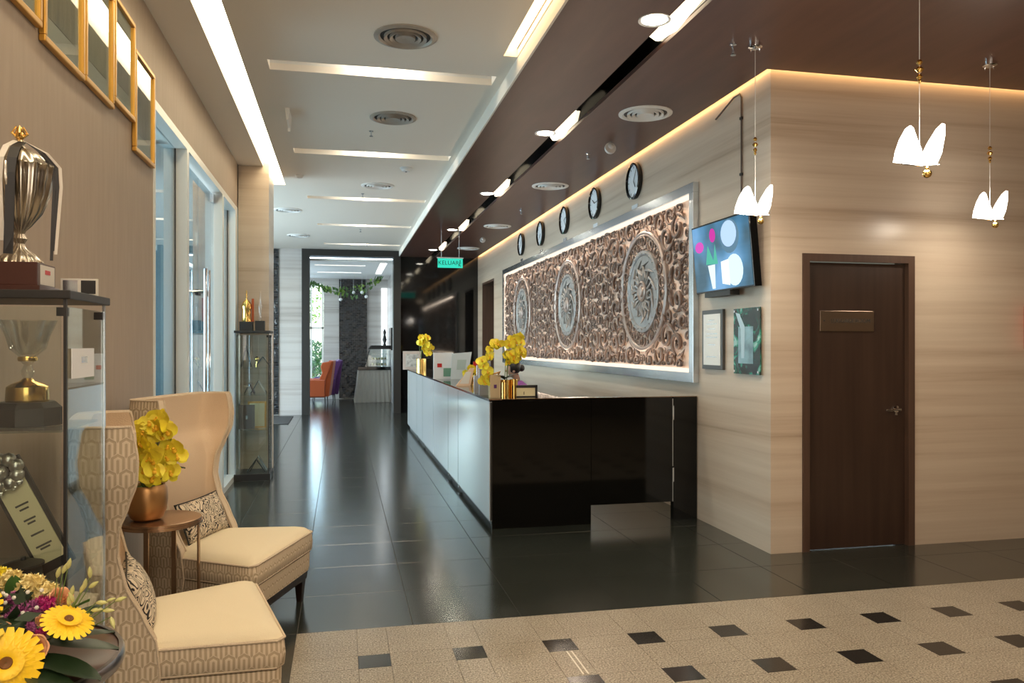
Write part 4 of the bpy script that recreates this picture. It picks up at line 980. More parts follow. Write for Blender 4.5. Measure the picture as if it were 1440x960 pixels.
# ---- things on the counter
def vase(r, h, mat):
    def f(t):
        MB().lathe([(r, 0), (r, h), (r*.93, h), (r*.93, .02)], n=40, cap=True).build('pot', mat, t, smooth=True)
    return f
LZ = .15
def pot2(t):
    for k, (x, r, h) in enumerate(((.0, .05, .145), (.085, .035, .15), (-.01, .03, .13))):
        mb = MB().lathe([(r, 0), (r, h), (r*.9, h), (r*.9, .01)], (x, .015 if k < 2 else -.06, 0), 32); mb.build('pot', 'gold', t, smooth=True)
orchid('potted_orchid', 'large arching yellow orchid in gold cylinders at the near end of the counter', (1.345, 6.43, CZ), pot2,
       [[(0, 0, .12), (.01, 0, .30), (-.01, 0, .43), (-.08, -.01, .46), (-.15, -.02, .38), (-.18, -.02, .24), (-.17, -.02, .13)], [(.02, 0, .12), (.03, 0, .30), (.05, 0, .44), (.10, 0, .50), (.125, 0, .44), (.125, 0, .36)], [(.02, 0, .12), (.03, 0, .25), (.04, 0, .34), (.07, 0, .36), (.10, 0, .31)]],
       13, 1.15, [(R(10), .13, .05, .3), (R(160), .13, .05, .25), (R(-60), .11, .05, .2), (R(230), .10, .05, .3)], 9)
item('gift_box', 'kraft gift box with a purple seal beside the near orchid', 'box', (1.255, 6.40, CZ), [('box', MB().box(-.045, .045, -.035, .035, 0, .19), pm('kraft_board', (.50, .38, .22), .6), False), ('seal', MB().box(-.012, .012, -.037, -.035, .08, .11), 'violet', False),
    ('bow', MB().tube([(-.03, 0, .19), (-.05, 0, .215), (0, 0, .2), (.05, 0, .215), (.03, 0, .19)], .008, 6), 'copper', True)])
item('sign_holder', 'dark framed desk sign standing behind the orchid on the counter end', 'sign', (1.52, 6.42, CZ), [('frame', MB().box(-.11, .11, -.008, .008, .078, .1).box(.09, .11, -.008, .008, 0, .1).box(-.11, -.09, -.008, .008, 0, .1).box(-.11, .11, -.008, .008, 0, .008), 'blackm', False), ('sheet', MB().box(-.09, .09, -.004, .004, .008, .078), 'parch', False), ('mark', MB().box(-.01, -.004, -.0055, -.004, .02, .045), 'ink', False)])
for i, (x, y, h, l) in enumerate(((1.235, 6.75, .30, 'tall clear acrylic leaflet holder just behind the near orchid'), (1.30, 7.25, .25, 'shorter clear acrylic leaflet holder farther along the counter'), (1.24, 7.05, .16, 'small clear acrylic holder with pale cards'))):
    item('leaflet_holder', l, 'leaflet holder', (x, y, CZ), [('holder', MB().box(-.05, .05, -.02, .02, 0, h), 'acrylic', False), ('leaflets', MB().box(-.04, .04, -.01, .01, .01, h*.35), pm('mint_leaflet', (.55, .78, .72), .5), False)], 0, 'acrylic leaflet holders')
# brochure, boxes and small flowers
t = thing('brochure_stand', 'peach coloured folded brochure stand on the counter', 'brochure stand', (1.30, 8.35, CZ))
MB().prism([(-.09, 0), (.07, 0), (.11, .19), (.07, .19)], 'y', -.008, .008).build('card', pm('peach_card', (.78, .55, .36), .5), t)
MB().prism([(-.05, .02), (.05, .02), (.08, .15), (.02, .15)], 'y', -.0105, -.008).build('print', 'paper', t)
t = thing('flower_posy', 'small posy of yellow flowers behind the peach brochure', 'flowers', (1.43, 8.7, CZ))
MB().lathe([(.04, 0), (.05, .08)], n=16).build('bowl', 'gold', t, smooth=True)
for k in range(12): link('blossom', BL, t, (rnd.uniform(-.08, .08), rnd.uniform(-.05, .03), rnd.uniform(.08, .2)), (R(90)+rnd.uniform(-.5, .5), 0, rnd.uniform(-.7, .7)), (1, 1, 1))
for k in range(5): MB().add([(0, 0, .06), (.02*cos(k), .02*sin(k), .1), (.10*cos(k*1.3), .06*sin(k*1.3), .13), (-.02*sin(k), .02*cos(k), .09)], [(0, 1, 2, 3)]).build('leaf', 'leaf', t, fix=False)
t = thing('standing_board', 'white standing board with green picture panel on the counter', 'sign', (1.30, 10.1, CZ))
MB().box(-.13, .13, -.01, .01, 0, .34).build('board', 'paperw', t); MB().box(.0, .11, -.013, -.0105, .03, .14).build('picture', pm('sage_print', (.16, .34, .24), .6), t); MB().box(-.08, -.02, -.013, -.0105, .15, .2).build('print', 'red', t)
t = thing('acrylic_standee', 'slanted clear acrylic standee with pale leaflets beside the white board', 'sign', (1.52, 10.0, CZ))
MB().prism([(-.14, .0), (.08, 0), (.14, .35), (-.12, .33)], 'y', -.006, .006).build('sheet', pm('pale_blue_print', (.62, .72, .76), .3), t); MB().prism([(-.06, .12), (.05, .12), (.07, .25), (-.05, .25)], 'y', -.009, -.0065).build('print', pm('grey_green_print', (.42, .55, .53), .5), t)
t = thing('red_sign', 'small red sign standing above the posy on the counter', 'sign', (1.66, 9.3, CZ))
MB().box(-.10, .10, -.008, .008, .12, .24).build('plate', 'red', t); MB().box(-.01, .01, -.006, .006, 0, .12).build('stand', 'blackm', t)
MB().box(-.06, .06, -.0095, -.008, .165, .19).build('print', pm('faded_print', (.62, .22, .2), .5), t)
for px, lab in ((1.42, 'dark desk phone behind the acrylic holders'),):
    t = thing('desk_phone', lab, 'telephone', (1.5, 7.7, CZ)); MB().prism([(-.09, 0), (.09, 0), (.09, .07), (-.09, .03)], 'y', -.08, .08).build('body', 'blackm', t, bevel=.005); MB().box(-.085, -.04, -.09, .09, .05, .08).build('handset', 'blackm', t, bevel=.01)
LZ = .18
orchid('potted_orchid', 'small yellow orchid in a gold vase at the far end of the counter', (1.36, 13.55, CZ), vase(.085, .20, 'gold'),
       [[(0, 0, .18), (0, 0, .38), (.02, 0, .55), (.08, 0, .60), (.13, 0, .48), (.14, 0, .34)], [(0, 0, .18), (-.03, 0, .36), (-.02, 0, .50), (.05, 0, .50), (.09, 0, .38)], [(0, 0, .18), (0, -.02, .3), (.04, -.04, .44), (.1, -.04, .40), (.12, -.04, .28)]],
       8, 1.6, [(R(10), .16, .05, .2), (R(170), .16, .05, .2)], 21)
item('framed_photo', 'pale framed picture standing at the far end of the counter', 'picture frame', (1.12+.12, 14.05, CZ), [('frame', MB().box(-.16, .16, -.012, .012, 0, .33), pm('pale_pink_frame', (.52, .44, .40), .5), False), ('print', MB().box(-.11, .12, -.016, -.0125, .05, .28), pm('grey_sketch', (.45, .45, .44), .6, vary=.4, bs=18), False)])
item('paper_bag', 'dark glossy arched object behind the far orchid', 'decoration', (1.62, 12.2, CZ), [('body', MB().prism([(-.15, 0), (.15, 0), (.14, .22), (.05, .27), (-.06, .22), (-.15, .12)], 'y', -.04, .04), 'black', False)])

# ---------------------------------------------------------------- receptionist
pr_ = thing('person', 'person with black hair and purple top bending over the desk behind the counter', 'person', (2.29, 9.85, 0))
def skin_obj(nodes, edges, name, mat, parent, sub=2, rootv=0):
    me = bpy.data.meshes.new(name); me.from_pydata([n[0] for n in nodes], edges, []); o = bpy.data.objects.new(name, me); COL.objects.link(o); o.parent = parent
    sk = o.modifiers.new('skin', 'SKIN'); sk.use_smooth_shade = True
    for i, n in enumerate(nodes):
        r = n[1] if isinstance(n[1], tuple) else (n[1], n[1]); me.skin_vertices[0].data[i].radius = r
    me.skin_vertices[0].data[rootv].use_root = True
    o.modifiers.new('sub', 'SUBSURF').levels = sub; o.modifiers['sub'].render_levels = sub
    me.materials.append(M_[mat]); return o
# faces -x (towards the counter), leaning forward
MB().lathe([(.22, .42), (.24, .46), (.22, .49), (.03, .40), (.03, .08), (.25, .03), (.25, 0)], (.12, 0, 0), 20).build('office_chair', 'blackm', None, smooth=True)
oc = bpy.data.objects['office_chair']; oc.location = pr_.location; tag(oc, 'black swivel stool under the receptionist', 'chair')
skin_obj([((.10, 0, .56), (.15, .13)), ((.06, 0, .75), (.125, .15)), ((0, 0, .87), (.12, .16)), ((-.03, 0, .97), (.07, .12)), ((-.05, 0, 1.03), .045),
          ((-.03, -.18, .93), .05), ((-.14, -.23, .86), .042), ((-.32, -.16, .80), .034), ((-.03, .18, .93), .05), ((-.14, .23, .86), .042), ((-.32, .14, .80), .034)],
         [(0, 1), (1, 2), (2, 3), (3, 4), (3, 5), (5, 6), (6, 7), (3, 8), (8, 9), (9, 10)], 'blouse', 'blouse', pr_)
skin_obj([((.10, 0, .56), (.14, .15)), ((-.05, -.10, .56), .085), ((-.32, -.11, .54), .06), ((-.34, -.10, .12), .04), ((-.42, -.10, .06), .03), ((-.05, .10, .56), .085), ((-.32, .11, .54), .06), ((-.34, .10, .12), .04), ((-.42, .10, .06), .03)],
         [(0, 1), (1, 2), (2, 3), (3, 4), (0, 5), (5, 6), (6, 7), (7, 8)], 'trousers', 'blackm', pr_)
HN = set(bpy.data.objects)
skin_obj([((-.085, 0, 1.07), .045), ((-.12, 0, 1.13), .045), ((-.16, 0, 1.19), (.078, .075)), ((-.19, 0, 1.25), (.08, .078)), ((-.20, 0, 1.29), (.05, .05))], [(0, 1), (1, 2), (2, 3), (3, 4)], 'head', 'skin', pr_)
MB().tube([(-.235, 0, 1.235), (-.258, 0, 1.21), (-.245, 0, 1.20)], [.008, .013, .008], 8).build('nose', 'skin', pr_, smooth=True)
for s in (-1, 1):
    MB().ball((-.238, s*.028, 1.235), .009, 8).build('eye', 'blackm', pr_, smooth=True)
    MB().ball((-.165, s*.078, 1.205), .018, 8).build('ear', 'skin', pr_, smooth=True)
    hx, hy_ = -.37, s*.15
    fr_ = [((-.31, hy_, .80), .026), ((-.36, hy_, .785), (.034, .018))]; ed = [(0, 1)]
    for k, (ly, ln) in enumerate(((-.030, .055), (-.010, .068), (.010, .063), (.028, .05))):
        b0 = len(fr_); fr_ += [((-.39, hy_+ly, .783), .010), ((-.39-ln*.5, hy_+ly, .776), .009), ((-.39-ln, hy_+ly, .762), .008)]; ed += [(1, b0), (b0, b0+1), (b0+1, b0+2)]
    b0 = len(fr_); fr_ += [((-.36, hy_-s*.035, .78), .011), ((-.39, hy_-s*.055, .77), .009)]; ed += [(1, b0), (b0, b0+1)]
    skin_obj(fr_, ed, 'hand', 'skin', pr_, 1)
MB().tube([(-.236, -.02, 1.185), (-.242, 0, 1.183), (-.236, .02, 1.185)], [.003, .005, .003], 6).build('mouth', 'red', pr_, smooth=True)
hm = MB(); hm.ball((0, 0, 0), .098, 20, sz=1.12)
hm.v = [(v[0]*1.02-.155, v[1]*.98, v[2]+1.262) for v in hm.v]
for i, v in enumerate(hm.v):
    if v[0] < -.215 and v[2] < 1.29: hm.v[i] = (-.205+(v[2]-1.2)*.05, v[1], v[2])
hm.ball((-.045, 0, 1.245), .045, 12)
hm.build('hair', 'hair', pr_, smooth=True)

for o in set(bpy.data.objects)-HN:
    if not o.name.startswith('hand'): o.location = (.045, 0, -.045)

# ---------------------------------------------------------------- carved panel on the right wall
PY0, PY1, PZ0, PZ1 = 6.195, 14.3, 1.175, 2.905
YC = (PY0+PY1)/2; ZM = (PZ0+PZ1)/2; LEN = PY1-PY0
t = thing('carved_wall_panel', 'long carved bronze relief panel in a lit steel frame on the right wall', 'wall relief', (XR, YC, ZM))
hl, hh = LEN/2, (PZ1-PZ0)/2; fw = .085; dp = -.055
def fr(a, b, d0, d1, mb, wd):      # a,b half sizes
    mb.box(d1, d0, -a, a, b-wd, b).box(d1, d0, -a, a, -b, -b+wd).box(d1, d0, -a, -a+wd, -b+wd, b-wd).box(d1, d0, a-wd, a, -b+wd, b-wd); return mb
fr(hl, hh, -.0005, dp, MB(), fw).build('frame', 'steel', t, bevel=.002)
fr(hl-fw, hh-fw, -.003, -.03, MB(), .035).build('led_strip', 'led', t)
MB().box(-.006, -.001, -hl+fw, hl-fw, -hh+fw, hh-fw).build('backing', 'backing', t)
LM = 2.69; YM = 10.08-YC; HM = (PZ1-PZ0-2*fw-.07)
def scroll_mesh(seed, clip=9):
    q = random.Random(seed); W2, H2 = LM/2, HM/2; circ = []; mb = MB()
    def free(x, y, r, k=.93):
        return all((x-a)**2+(y-b)**2 > ((r+c_)*k)**2 for a, b, c_ in circ)
    for r0, tries in ((.12, 160), (.09, 900), (.068, 2500), (.048, 5000), (.034, 7000), (.024, 6000)):
        for _ in range(tries):
            x, y = q.uniform(r0*.4, W2-r0*.5), q.uniform(r0*.4, H2-r0*.5); d_ = math.hypot(x, y)
            if d_-r0 < .605 and not (.415 < d_-r0 and d_+r0 < .57): continue
            if free(x, y, r0): circ.append((x, y, r0))
    def spiral(x, y, r, a0, dr_, turns, zr, th0, mirror):
        pts = []; rad = []; N = 16
        for i in range(N+1):
            f = i/N; a = a0+dr_*turns*2*pi*f; rr_ = r*(1-.82*f**.8)
            pts.append((min(W2-.012, max(0, x+rr_*cos(a))), min(H2-.02, max(0, y+rr_*sin(a))), zr+.006*sin(f*6))); rad.append(th0*(.45+.75*sin(pi*min(1, f*.9+.1))))
        rad[-1] = th0*1.1
        out = []
        for (mx_, my_) in ((1, 1), (-1, 1), (1, -1), (-1, -1)):
            if mx_ < 0 and x+r > clip: continue
            mb.tube([(p[0]*mx_, p[1]*my_, p[2]) for p in pts], rad, 5, cap=False)
    for (x, y, r) in circ:
        a0 = q.uniform(0, 2*pi); dr_ = q.choice((-1, 1)); z = q.uniform(.012, .034)
        spiral(x, y, r*.98, a0, dr_, 1.35, z, max(.007, r*.15), 1)
        if r > .04:
            # acanthus tail leaving the scroll
            b = a0-dr_*.2; L = r*1.5; pts = []
            for i in range(6):
                f = i/5; aa = b-dr_*f*1.3; pts.append((min(W2-.02, max(0, x+(r+L*.25*f)*cos(aa))), min(H2-.02, max(0, y+(r+L*.25*f)*sin(aa))), z*.9+.008*sin(pi*f)))
            for (mx_, my_) in ((1, 1), (-1, 1), (1, -1), (-1, -1)):
                if mx_ < 0 and x+r*1.4 > clip: continue
                mb.tube([(p[0]*mx_, p[1]*my_, p[2]) for p in pts], [r*.05, r*.16, r*.2, r*.16, r*.10, r*.02], 5, cap=False)
    v = [(-z, x, y) for x, y, z in mb.v]; mb.v = v
    me = mb.mesh('scrollwork', 'bronze', fix=True); me.polygons.foreach_set('use_smooth', [True]*len(me.polygons)); return me
SCM = scroll_mesh(5); SCN = scroll_mesh(5, 1.10)
def medallion():
    ring = MB()
    ring.lathe([(.552, -.004), (.552, .034), (.562, .042), (.575, .038), (.592, .046), (.607, .036), (.607, -.004)], n=72, cap=False)
    disc = MB(); disc.lathe([(.0, .0), (.415, 0), (.415, .036), (.40, .042), (.372, .038), (.36, .028), (.08, .022), (.001, .022)][1:], n=64, cap=False)
    pet = MB()
    for k in range(22):
        a = 2*pi*k/22; ln = (.32, .27)[k % 2]
        pts = [(.09*cos(a), .09*sin(a), .025), ((.09+(ln-.09)*.4)*cos(a+.14), (.09+(ln-.09)*.4)*sin(a+.14), .036), ((.09+(ln-.09)*.75)*cos(a-.02), (.09+(ln-.09)*.75)*sin(a-.02), .035), (ln*cos(a+.3), ln*sin(a+.3), .028)]
        pet.tube(pts, [.010, .019, .016, .005], 6)
    for k in range(24):
        a = 2*pi*k/24; pet.ball((.385*cos(a), .385*sin(a), .04), .010, 6)
    boss = MB().lathe([(.105, .02), (.105, .045), (.09, .055), (.075, .042), (.06, .042), (.045, .06), (.001, .066)], n=36, cap=False)
    res = []
    for nm, mb, mt in (('outer_ring', ring, 'ringm'), ('disc', disc, 'pewter'), ('petals', pet, 'pewter'), ('boss', boss, 'ringm')):
        mb.v = [(-z, x, y) for x, y, z in mb.v]; res.append((nm, mb.mesh(nm, mt, smooth=True)))
    return res
MED = medallion()
for k, dy in enumerate((YM-LM, YM, YM+LM)):
    link('scrollwork', SCN if k == 0 else SCM, t, (-.006, dy, 0))
    md = link('medallion', MED[1][1], t, (-.006, dy, 0))
    for nm, me in (MED[0], MED[2], MED[3]): link(nm, me, md)
for y in (-1, 1): pass
area('panel_wash', (XR-.12, YC, PZ1-.12), (0, R(25), 0), .04, LEN-.4, 20, (1, .80, .62))
area('panel_wash', (XR-.12, YC, PZ0+.12), (0, R(155), 0), .04, LEN-.4, 15, (1, .78, .58))
# ---------------------------------------------------------------- clocks
clab = ['black rimmed wall clock nearest the television', 'black rimmed wall clock, second from the television', 'black rimmed wall clock in the middle of the five', 'black rimmed wall clock, fourth from the television', 'black rimmed wall clock at the far left end of the row']
for i, (y, hr) in enumerate(((7.66, 4.8), (8.95, 10.2), (10.26, 2.3), (11.56, 7.4), (12.88, 12.6))):
    t = thing('wall_clock', clab[i], 'clock', (XR-.001, y, 3.21), 0, 'world time clocks above the relief panel')
    def rot(mb): mb.v = [(-z, x, y_) for x, y_, z in mb.v]; return mb
    rot(MB().lathe([(.185, 0), (.19, .02), (.188, .045), (.172, .05), (.168, .03)], n=48, cap=False)).build('rim', 'black', t, smooth=True)
    rot(MB().lathe([(.17, .02), (.17, .024), (.001, .024)], n=40, cap=False)).build('dial', 'paperw', t)
    mk = MB()
    for k in range(12):
        a = k*pi/6; mk.obox(Matrix.Rotation(a, 4, 'Z') @ Matrix.Translation((0, .145, .0255)), .003, .012, .001)
    rot(mk).build('hour_marks', 'ink', t)
    for L, wd, a in ((.085, .005, hr*pi/6), (.13, .0035, .6+i*.9)):
        rot(MB().obox(Matrix.Rotation(a, 4, 'Z') @ Matrix.Translation((0, L/2, .029)), wd, L/2, .001)).build('hand', 'ink', t)
    n_ = thing('city_plate', 'small white city name plate under the ' + clab[i].replace('black rimmed wall ', ''), 'sign', (XR-.001, y+.02, 2.95), 0, 'name plates under the clocks')
    MB().box(-.008, 0, -.08, .08, -.02, .02).build('plate', 'paperw' if i in (0, 1) else 'steel', n_)
# ---------------------------------------------------------------- television
t = thing('television', 'wall television showing pink tulips and a cup on blue', 'television', (XR-.012, 5.56, 2.20))
tilt = Matrix.Rotation(R(-5), 4, 'Y')
def TVb(x0, x1, y0, y1, z0, z1):
    mb = MB().box(x0, x1, y0, y1, z0, z1); mb.v = [tuple(tilt @ Vector(v)+Vector((-.09, 0, 0))) for v in mb.v]; return mb
TVb(-.025, .035, -.468, .468, -.275, .275).build('body', 'black', t, bevel=.003)
scr_m, n, l, b = newmat('screen_picture')
n.remove(b); e = n.new('ShaderNodeEmission'); o_ = n['Material Output']; tc = n.new('ShaderNodeTexCoord'); ns = n.new('ShaderNodeTexNoise'); ns.inputs['Scale'].default_value = 2.2
l.new(tc.outputs['Object'], ns.inputs[0]); l.new(ramp(n, l, ns.outputs[0], [(.36, (.04, .12, .18)), (.5, (.08, .28, .50)), (.64, (.20, .48, .85))]), e.inputs[0]); e.inputs[1].default_value = .62
gl_ = n.new('ShaderNodeBsdfGlossy'); gl_.inputs[1].default_value = .03; mx_ = n.new('ShaderNodeMixShader'); mx_.inputs[0].default_value = .12
l.new(e.outputs[0], mx_.inputs[1]); l.new(gl_.outputs[0], mx_.inputs[2]); l.new(mx_.outputs[0], o_.inputs[0])
s_ = TVb(-.0265, -.025, -.456, .456, -.262, .262).build('screen', scr_m, t)
def disp(name, poly, col, s=.8, layer=1):
    mb = MB().prism(poly, 'x', -.0265-.0006*layer, -.0262); mb.v = [tuple(tilt @ Vector(v)+Vector((-.09, 0, 0))) for v in mb.v]
    mb.build(name, emis(name+'_pixels', col, s), s_)
def ell(cy, cz, ry, rz_, n=20): return [(cy+ry*cos(2*pi*k/n), cz+rz_*sin(2*pi*k/n)) for k in range(n)]
# screen coordinates: +y is left in the picture
disp('plate', ell(-.16, .13, .145, .13), (.12, .22, .30)); disp('plate_face', ell(-.15, .15, .12, .10), (.42, .58, .85), .9, 2)
disp('tulip', ell(.11, .17, .05, .055), (.55, .05, .35)); disp('tulip', ell(.345, .10, .075, .045), (.62, .10, .48)); disp('leaf', [(.20, .10), (.12, -.03), (.08, .10), (.05, -.06), (.25, -.05)], (.10, .45, .33))
disp('vase', [(.22, -.06), (.10, -.06), (.12, -.25), (.17, -.25)], (.75, .92, .88)); disp('cup', ell(-.20, -.13, .13, .12), (.62, .85, .95), .9, 1); disp('cup_side', [(.0, -.05), (-.12, -.04), (-.12, -.24), (.0, -.22)], (.85, .97, .92), .9, 2)
MB().box(-.06, 0, -.15, .15, -.12, .12).build('bracket', 'blackm', t)
mb = MB().box(-.10, -.02, -.12, .30, -.315, -.278); mb.build('speaker_bar', 'blackm', t)
t = thing('cable_conduit', 'thin dark cable conduit bending down the wall to the television', 'conduit', (XR-.008, 5.45, 2.45))
MB().tube([(-.002, .42, .90), (-.002, .12, .985), (-.002, .03, .985), (-.002, 0, .95), (-.002, 0, .02)], .007, 8).build('pipe', M_.setdefault('cond', pm('dark_conduit', (.08, .06, .05), .5)), t, smooth=True)
for z in (.78, .35): MB().box(-.012, .004, -.015, .015, z, z+.02).build('clip', 'blackm', t)
# frames under the television
t = thing('framed_certificate', 'grey framed certificate on the wall below the television', 'picture frame', (XR-.001, 5.905, 1.30))
MB().box(-.025, 0, -.18, .18, 0, .49).build('frame', pm('dark_grey_frame', (.045, .043, .04), .35), t, bevel=.003)
MB().box(-.028, -.0255, -.148, .148, .035, .455).build('mat_board', pm('white_certificate', (.86, .86, .82), .5), t)
mb = MB()
for z, w_ in ((.40, .05), (.37, .09), (.33, .07), (.29, .10), (.26, .10), (.20, .06), (.10, .09)): mb.box(-.0288, -.0281, -w_, w_, z, z+.006)
mb.build('lettering', 'steel', t)
t = thing('acrylic_plaque', 'glossy dark green acrylic plaque nearest the wall corner', 'plaque', (XR-.001, 5.352, 1.28))
gm, n, l, b = newmat('green_black_print'); tc = n.new('ShaderNodeTexCoord'); ns = n.new('ShaderNodeTexNoise'); ns.inputs['Scale'].default_value = 6; ns.inputs['Detail'].default_value = 4; ns.inputs['Distortion'].default_value = 1.5
l.new(tc.outputs['Object'], ns.inputs[0]); l.new(ramp(n, l, ns.outputs[0], [(.42, (.006, .012, .012)), (.52, (.01, .06, .045)), (.58, (.02, .28, .18)), (.66, (.30, .55, .52))]), b.inputs['Base Color']); b.inputs['Roughness'].default_value = .12
MB().box(-.022, -.012, -.195, .195, 0, .50).build('plate', gm, t)
MB().box(-.024, -.0225, -.10, .12, .08, .36).build('print', pm('pale_teal_print', (.20, .36, .42), .3, vary=.5, bs=7), t)
MB().prism([(.16, .47), (.10, .46), (.02, .36), (.03, .12), (.07, .12), (.08, .34)], 'x', -.0255, -.0242).build('ribbon_print', pm('pale_blue_ribbon', (.42, .58, .66), .3), t)
for y in (-.175, .175):
    for z in (.02, .48): MB().box(-.028, 0, y-.008, y+.008, z-.008, z+.008).build('standoff', 'chrome', t)
# red box on facade
t = thing('hose_box', 'red fire box on the stone wall at the right edge', 'fire box', (5.33, YF, 1.47))
MB().box(-.15, .15, -.10, -.001, 0, .33).build('box', 'red', t, bevel=.004); MB().box(-.12, .12, -.104, -.10, .03, .30).build('door', 'red', t); MB().box(-.1, .02, -.106, -.104, .25, .28).build('print', 'paper', t)

# ---------------------------------------------------------------- pendant lamps
def pendant(x, y, zb, lab, rz, top=ZD):
    t = thing('pendant_lamp', lab, 'pendant lamp', (x, y, zb), rz, 'butterfly pendant lamps')
    L = top-zb
    MB().lathe([(.045, L), (.045, L-.02), (.03, L-.03), (.012, L-.032)], n=24).build('canopy', 'chrome', t, smooth=True)
    for k in range(6):
        a = k*pi/3; MB().tube([(.03*cos(a), .03*sin(a), L-.002), (.032*cos(a), .032*sin(a), L-.045)], .004, 6).build('canopy_pin', 'chrome', t) if k % 2 == 0 else None
    MB().tube([(0, 0, L-.03), (0, 0, .02)], .0016, 6).build('cable', 'white', t)
    mb = MB()
    for z, r in ((.49, .014), (.455, .020), (.42, .014), (.40, .009)): mb.lathe([(r*.5, z-.012), (r, z), (r*.5, z+.012)], n=16)
    mb.build('beads', 'gold', t, smooth=True)
    # two frosted wings, edges nearly touching at the cable
    wa = [(-.160, 0), (-.148, .05), (-.122, .11), (-.085, .165), (-.060, .182), (-.042, .172), (-.015, .115), (.010, .075), (.012, 0)]
    wb = [(.014, 0), (.014, .06), (.035, .105), (.07, .165), (.095, .190), (.108, .185), (.108, .13), (.095, .05), (.075, .0)]
    for pl_, a in ((wa, R(8)), (wb, R(-30))):
        mb = MB().prism(pl_, 'y', -.005, .005)
        Q = Matrix.Rotation(a, 4, 'Z'); mb.v = [tuple(Q @ Vector(v)) for v in mb.v]; mb.build('wing', 'wing', t)
    MB().tube([(-.125, -.026, -.004), (0, 0, -.004), (.075, -.038, -.004)], .004, 6).build('rail', 'chrome', t)
    MB().lathe([(.006, 0), (.01, -.012), (.006, -.02)], (.032, -.012, -.004), 12).ball((.032, -.012, -.042), .021, 16).build('weight', 'gold', t, smooth=True)
    o = area('pendant_glow', (x, y, zb+.09), (0, 0, 0), .2, .2, 6, WARM2); o2 = point('pendant_glow', (x-.01, y-.09, zb+.09), 5, (1, .88, .72), .06)
p1 = at(1293, 232, 3.71); p2 = at(1392, 308, 5.37); p3 = at(1062, 302, 5.04)
pendant(p1.x, p1.y, p1.z, 'lit white butterfly shaped pendant lamp, the largest and nearest one', 0)
pendant(p2.x, p2.y, p2.z, 'lit white butterfly shaped pendant lamp near the right photo edge', 0)
pendant(p3.x, p3.y, p3.z, 'lit white butterfly shaped pendant lamp in front of the television', 0)

# ---------------------------------------------------------------- breakfast area
def wing_seat(name, lab, loc, rz, mat):
    t = thing(name, lab, 'armchair', loc, rz, 'velvet wing chairs in the breakfast room')
    MB().box(-.02, .55, -.33, .33, .18, .44).build('seat', mat, t, bevel=.03)
    MB().prism([(-.22, 1.10), (-.10, 1.12), (.04, .42), (-.02, .20), (-.10, .20)], 'y', -.32, .32).build('backrest', mat, t, bevel=.03)
    for s in (-1, 1):
        MB().prism([(-.2, 1.10), (.06, 1.06), (.10, .95), (.06, .80), (.14, .64), (-.02, .60)], 'y', s*.30, s*.36).build('wing', mat, t, bevel=.02)
        MB().prism([(.0, .20), (.50, .20), (.52, .60), (.45, .64), (-.02, .62)], 'y', s*.31, s*.40).build('armrest', mat, t, bevel=.02)
    for x in (.0, .5):
        for y in (-.28, .28): MB().tube([(x, y, .2), (x*1.08-.01, y*1.1, 0)], [.018, .010], 8).build('leg', 'blackm', t)
wing_seat('wing_armchair', 'orange velvet wing chair at the left of the portal opening', (-.38, 20.4, .0), R(175), 'orange')
wing_seat('wing_armchair', 'purple velvet wing chair just behind the orange one', (-.20, 21.35, .0), R(185), 'violet')
t = thing('buffet_table', 'buffet table with pleated grey skirt and black top beyond the portal', 'table', (.86, 21.2, 0))
mb = MB(); rings = []
for z, e in ((0, .10), (.3, .06), (.84, .0)):
    r = []
    N = 160
    for k in range(N):
        f = k/N*4; s = int(f); g = f-s
        hx, hy_ = .42+e, .55+e*.5
        x, y = [(-hx+2*hx*g, -hy_), (hx, -hy_+2*hy_*g), (hx-2*hx*g, hy_), (-hx, hy_-2*hy_*g)][s]
        a = .012*sin(k*1.35)*(1 if z < .8 else .5); x += a*(1 if s in (1,) else -1 if s == 3 else 0); y += a*(1 if s == 2 else -1 if s == 0 else 0)
        if x > .41: x = .41
        r.append((x, y, z+.004))
    rings.append(r)
mb.loft(rings); mb.build('skirt', 'linen', t, smooth=True)
MB().box(-.44, .405, -.57, .57, .845, .93).build('table_top', 'black', t, bevel=.004)
t = thing('display_case', 'slanted glass food display case standing on the buffet table', 'display case', (.90, 21.1, .931))
MB().prism([(-.28, 0), (.34, 0), (.34, .46), (-.16, .46)], 'y', -.3, .3).build('case', 'glass', t)
MB().prism([(-.20, .46), (.36, .46), (.34, .56), (-.12, .56)], 'y', -.32, .32).build('lid', 'blackm', t)
for z in (.02, .17, .32): MB().box(-.14, .30, -.26, .26, z, z+.012).build('tray', 'steel', t)
mb = MB()
for k in range(14): mb.ball((-.08+.08*(k % 5), -.15+.12*(k//5), .06+.15*(k % 2)), .035, 8)
o = mb.build('pastries', 'parch', t); o['kind'] = 'stuff'
t = thing('television', 'small black television on the breakfast room right wall', 'television', (1.262, 19.9, 1.65)); MB().box(-.06, -.005, -.45, .45, -.28, .28).build('body', 'black', t)
t = thing('wall_ornament', 'slim dark figurine standing by the breakfast room corner', 'ornament', (1.18, 21.95, 0)); MB().box(-.06, .06, -.06, .06, .004, 1.48).build('pedestal', 'paperw', t); MB().lathe([(.05, 1.48), (.03, 1.55), (.06, 1.65), (.03, 1.78), (.045, 1.86), (.01, 1.95)], n=10).build('figure', 'blackm', t, smooth=True)
tag(MB().box(1.10, 1.26, 22.15, 22.199, .9, 3.1).build('glowing_window', emis('window_daylight_glow', (.85, .95, 1), 1.3)), 'tall narrow window in the far right corner, its daylight a glowing surface', 'panel')  # narrow window, its daylight put in as a glowing surface
t = thing('vine_garland', 'green vine garland strung under the breakfast room ceiling', 'garland', (.2, 21.2, 3.2))
def garl(f): return Vector((-1.3+2.15*f, 0, .04-.36*sin(pi*f)+.08*f))
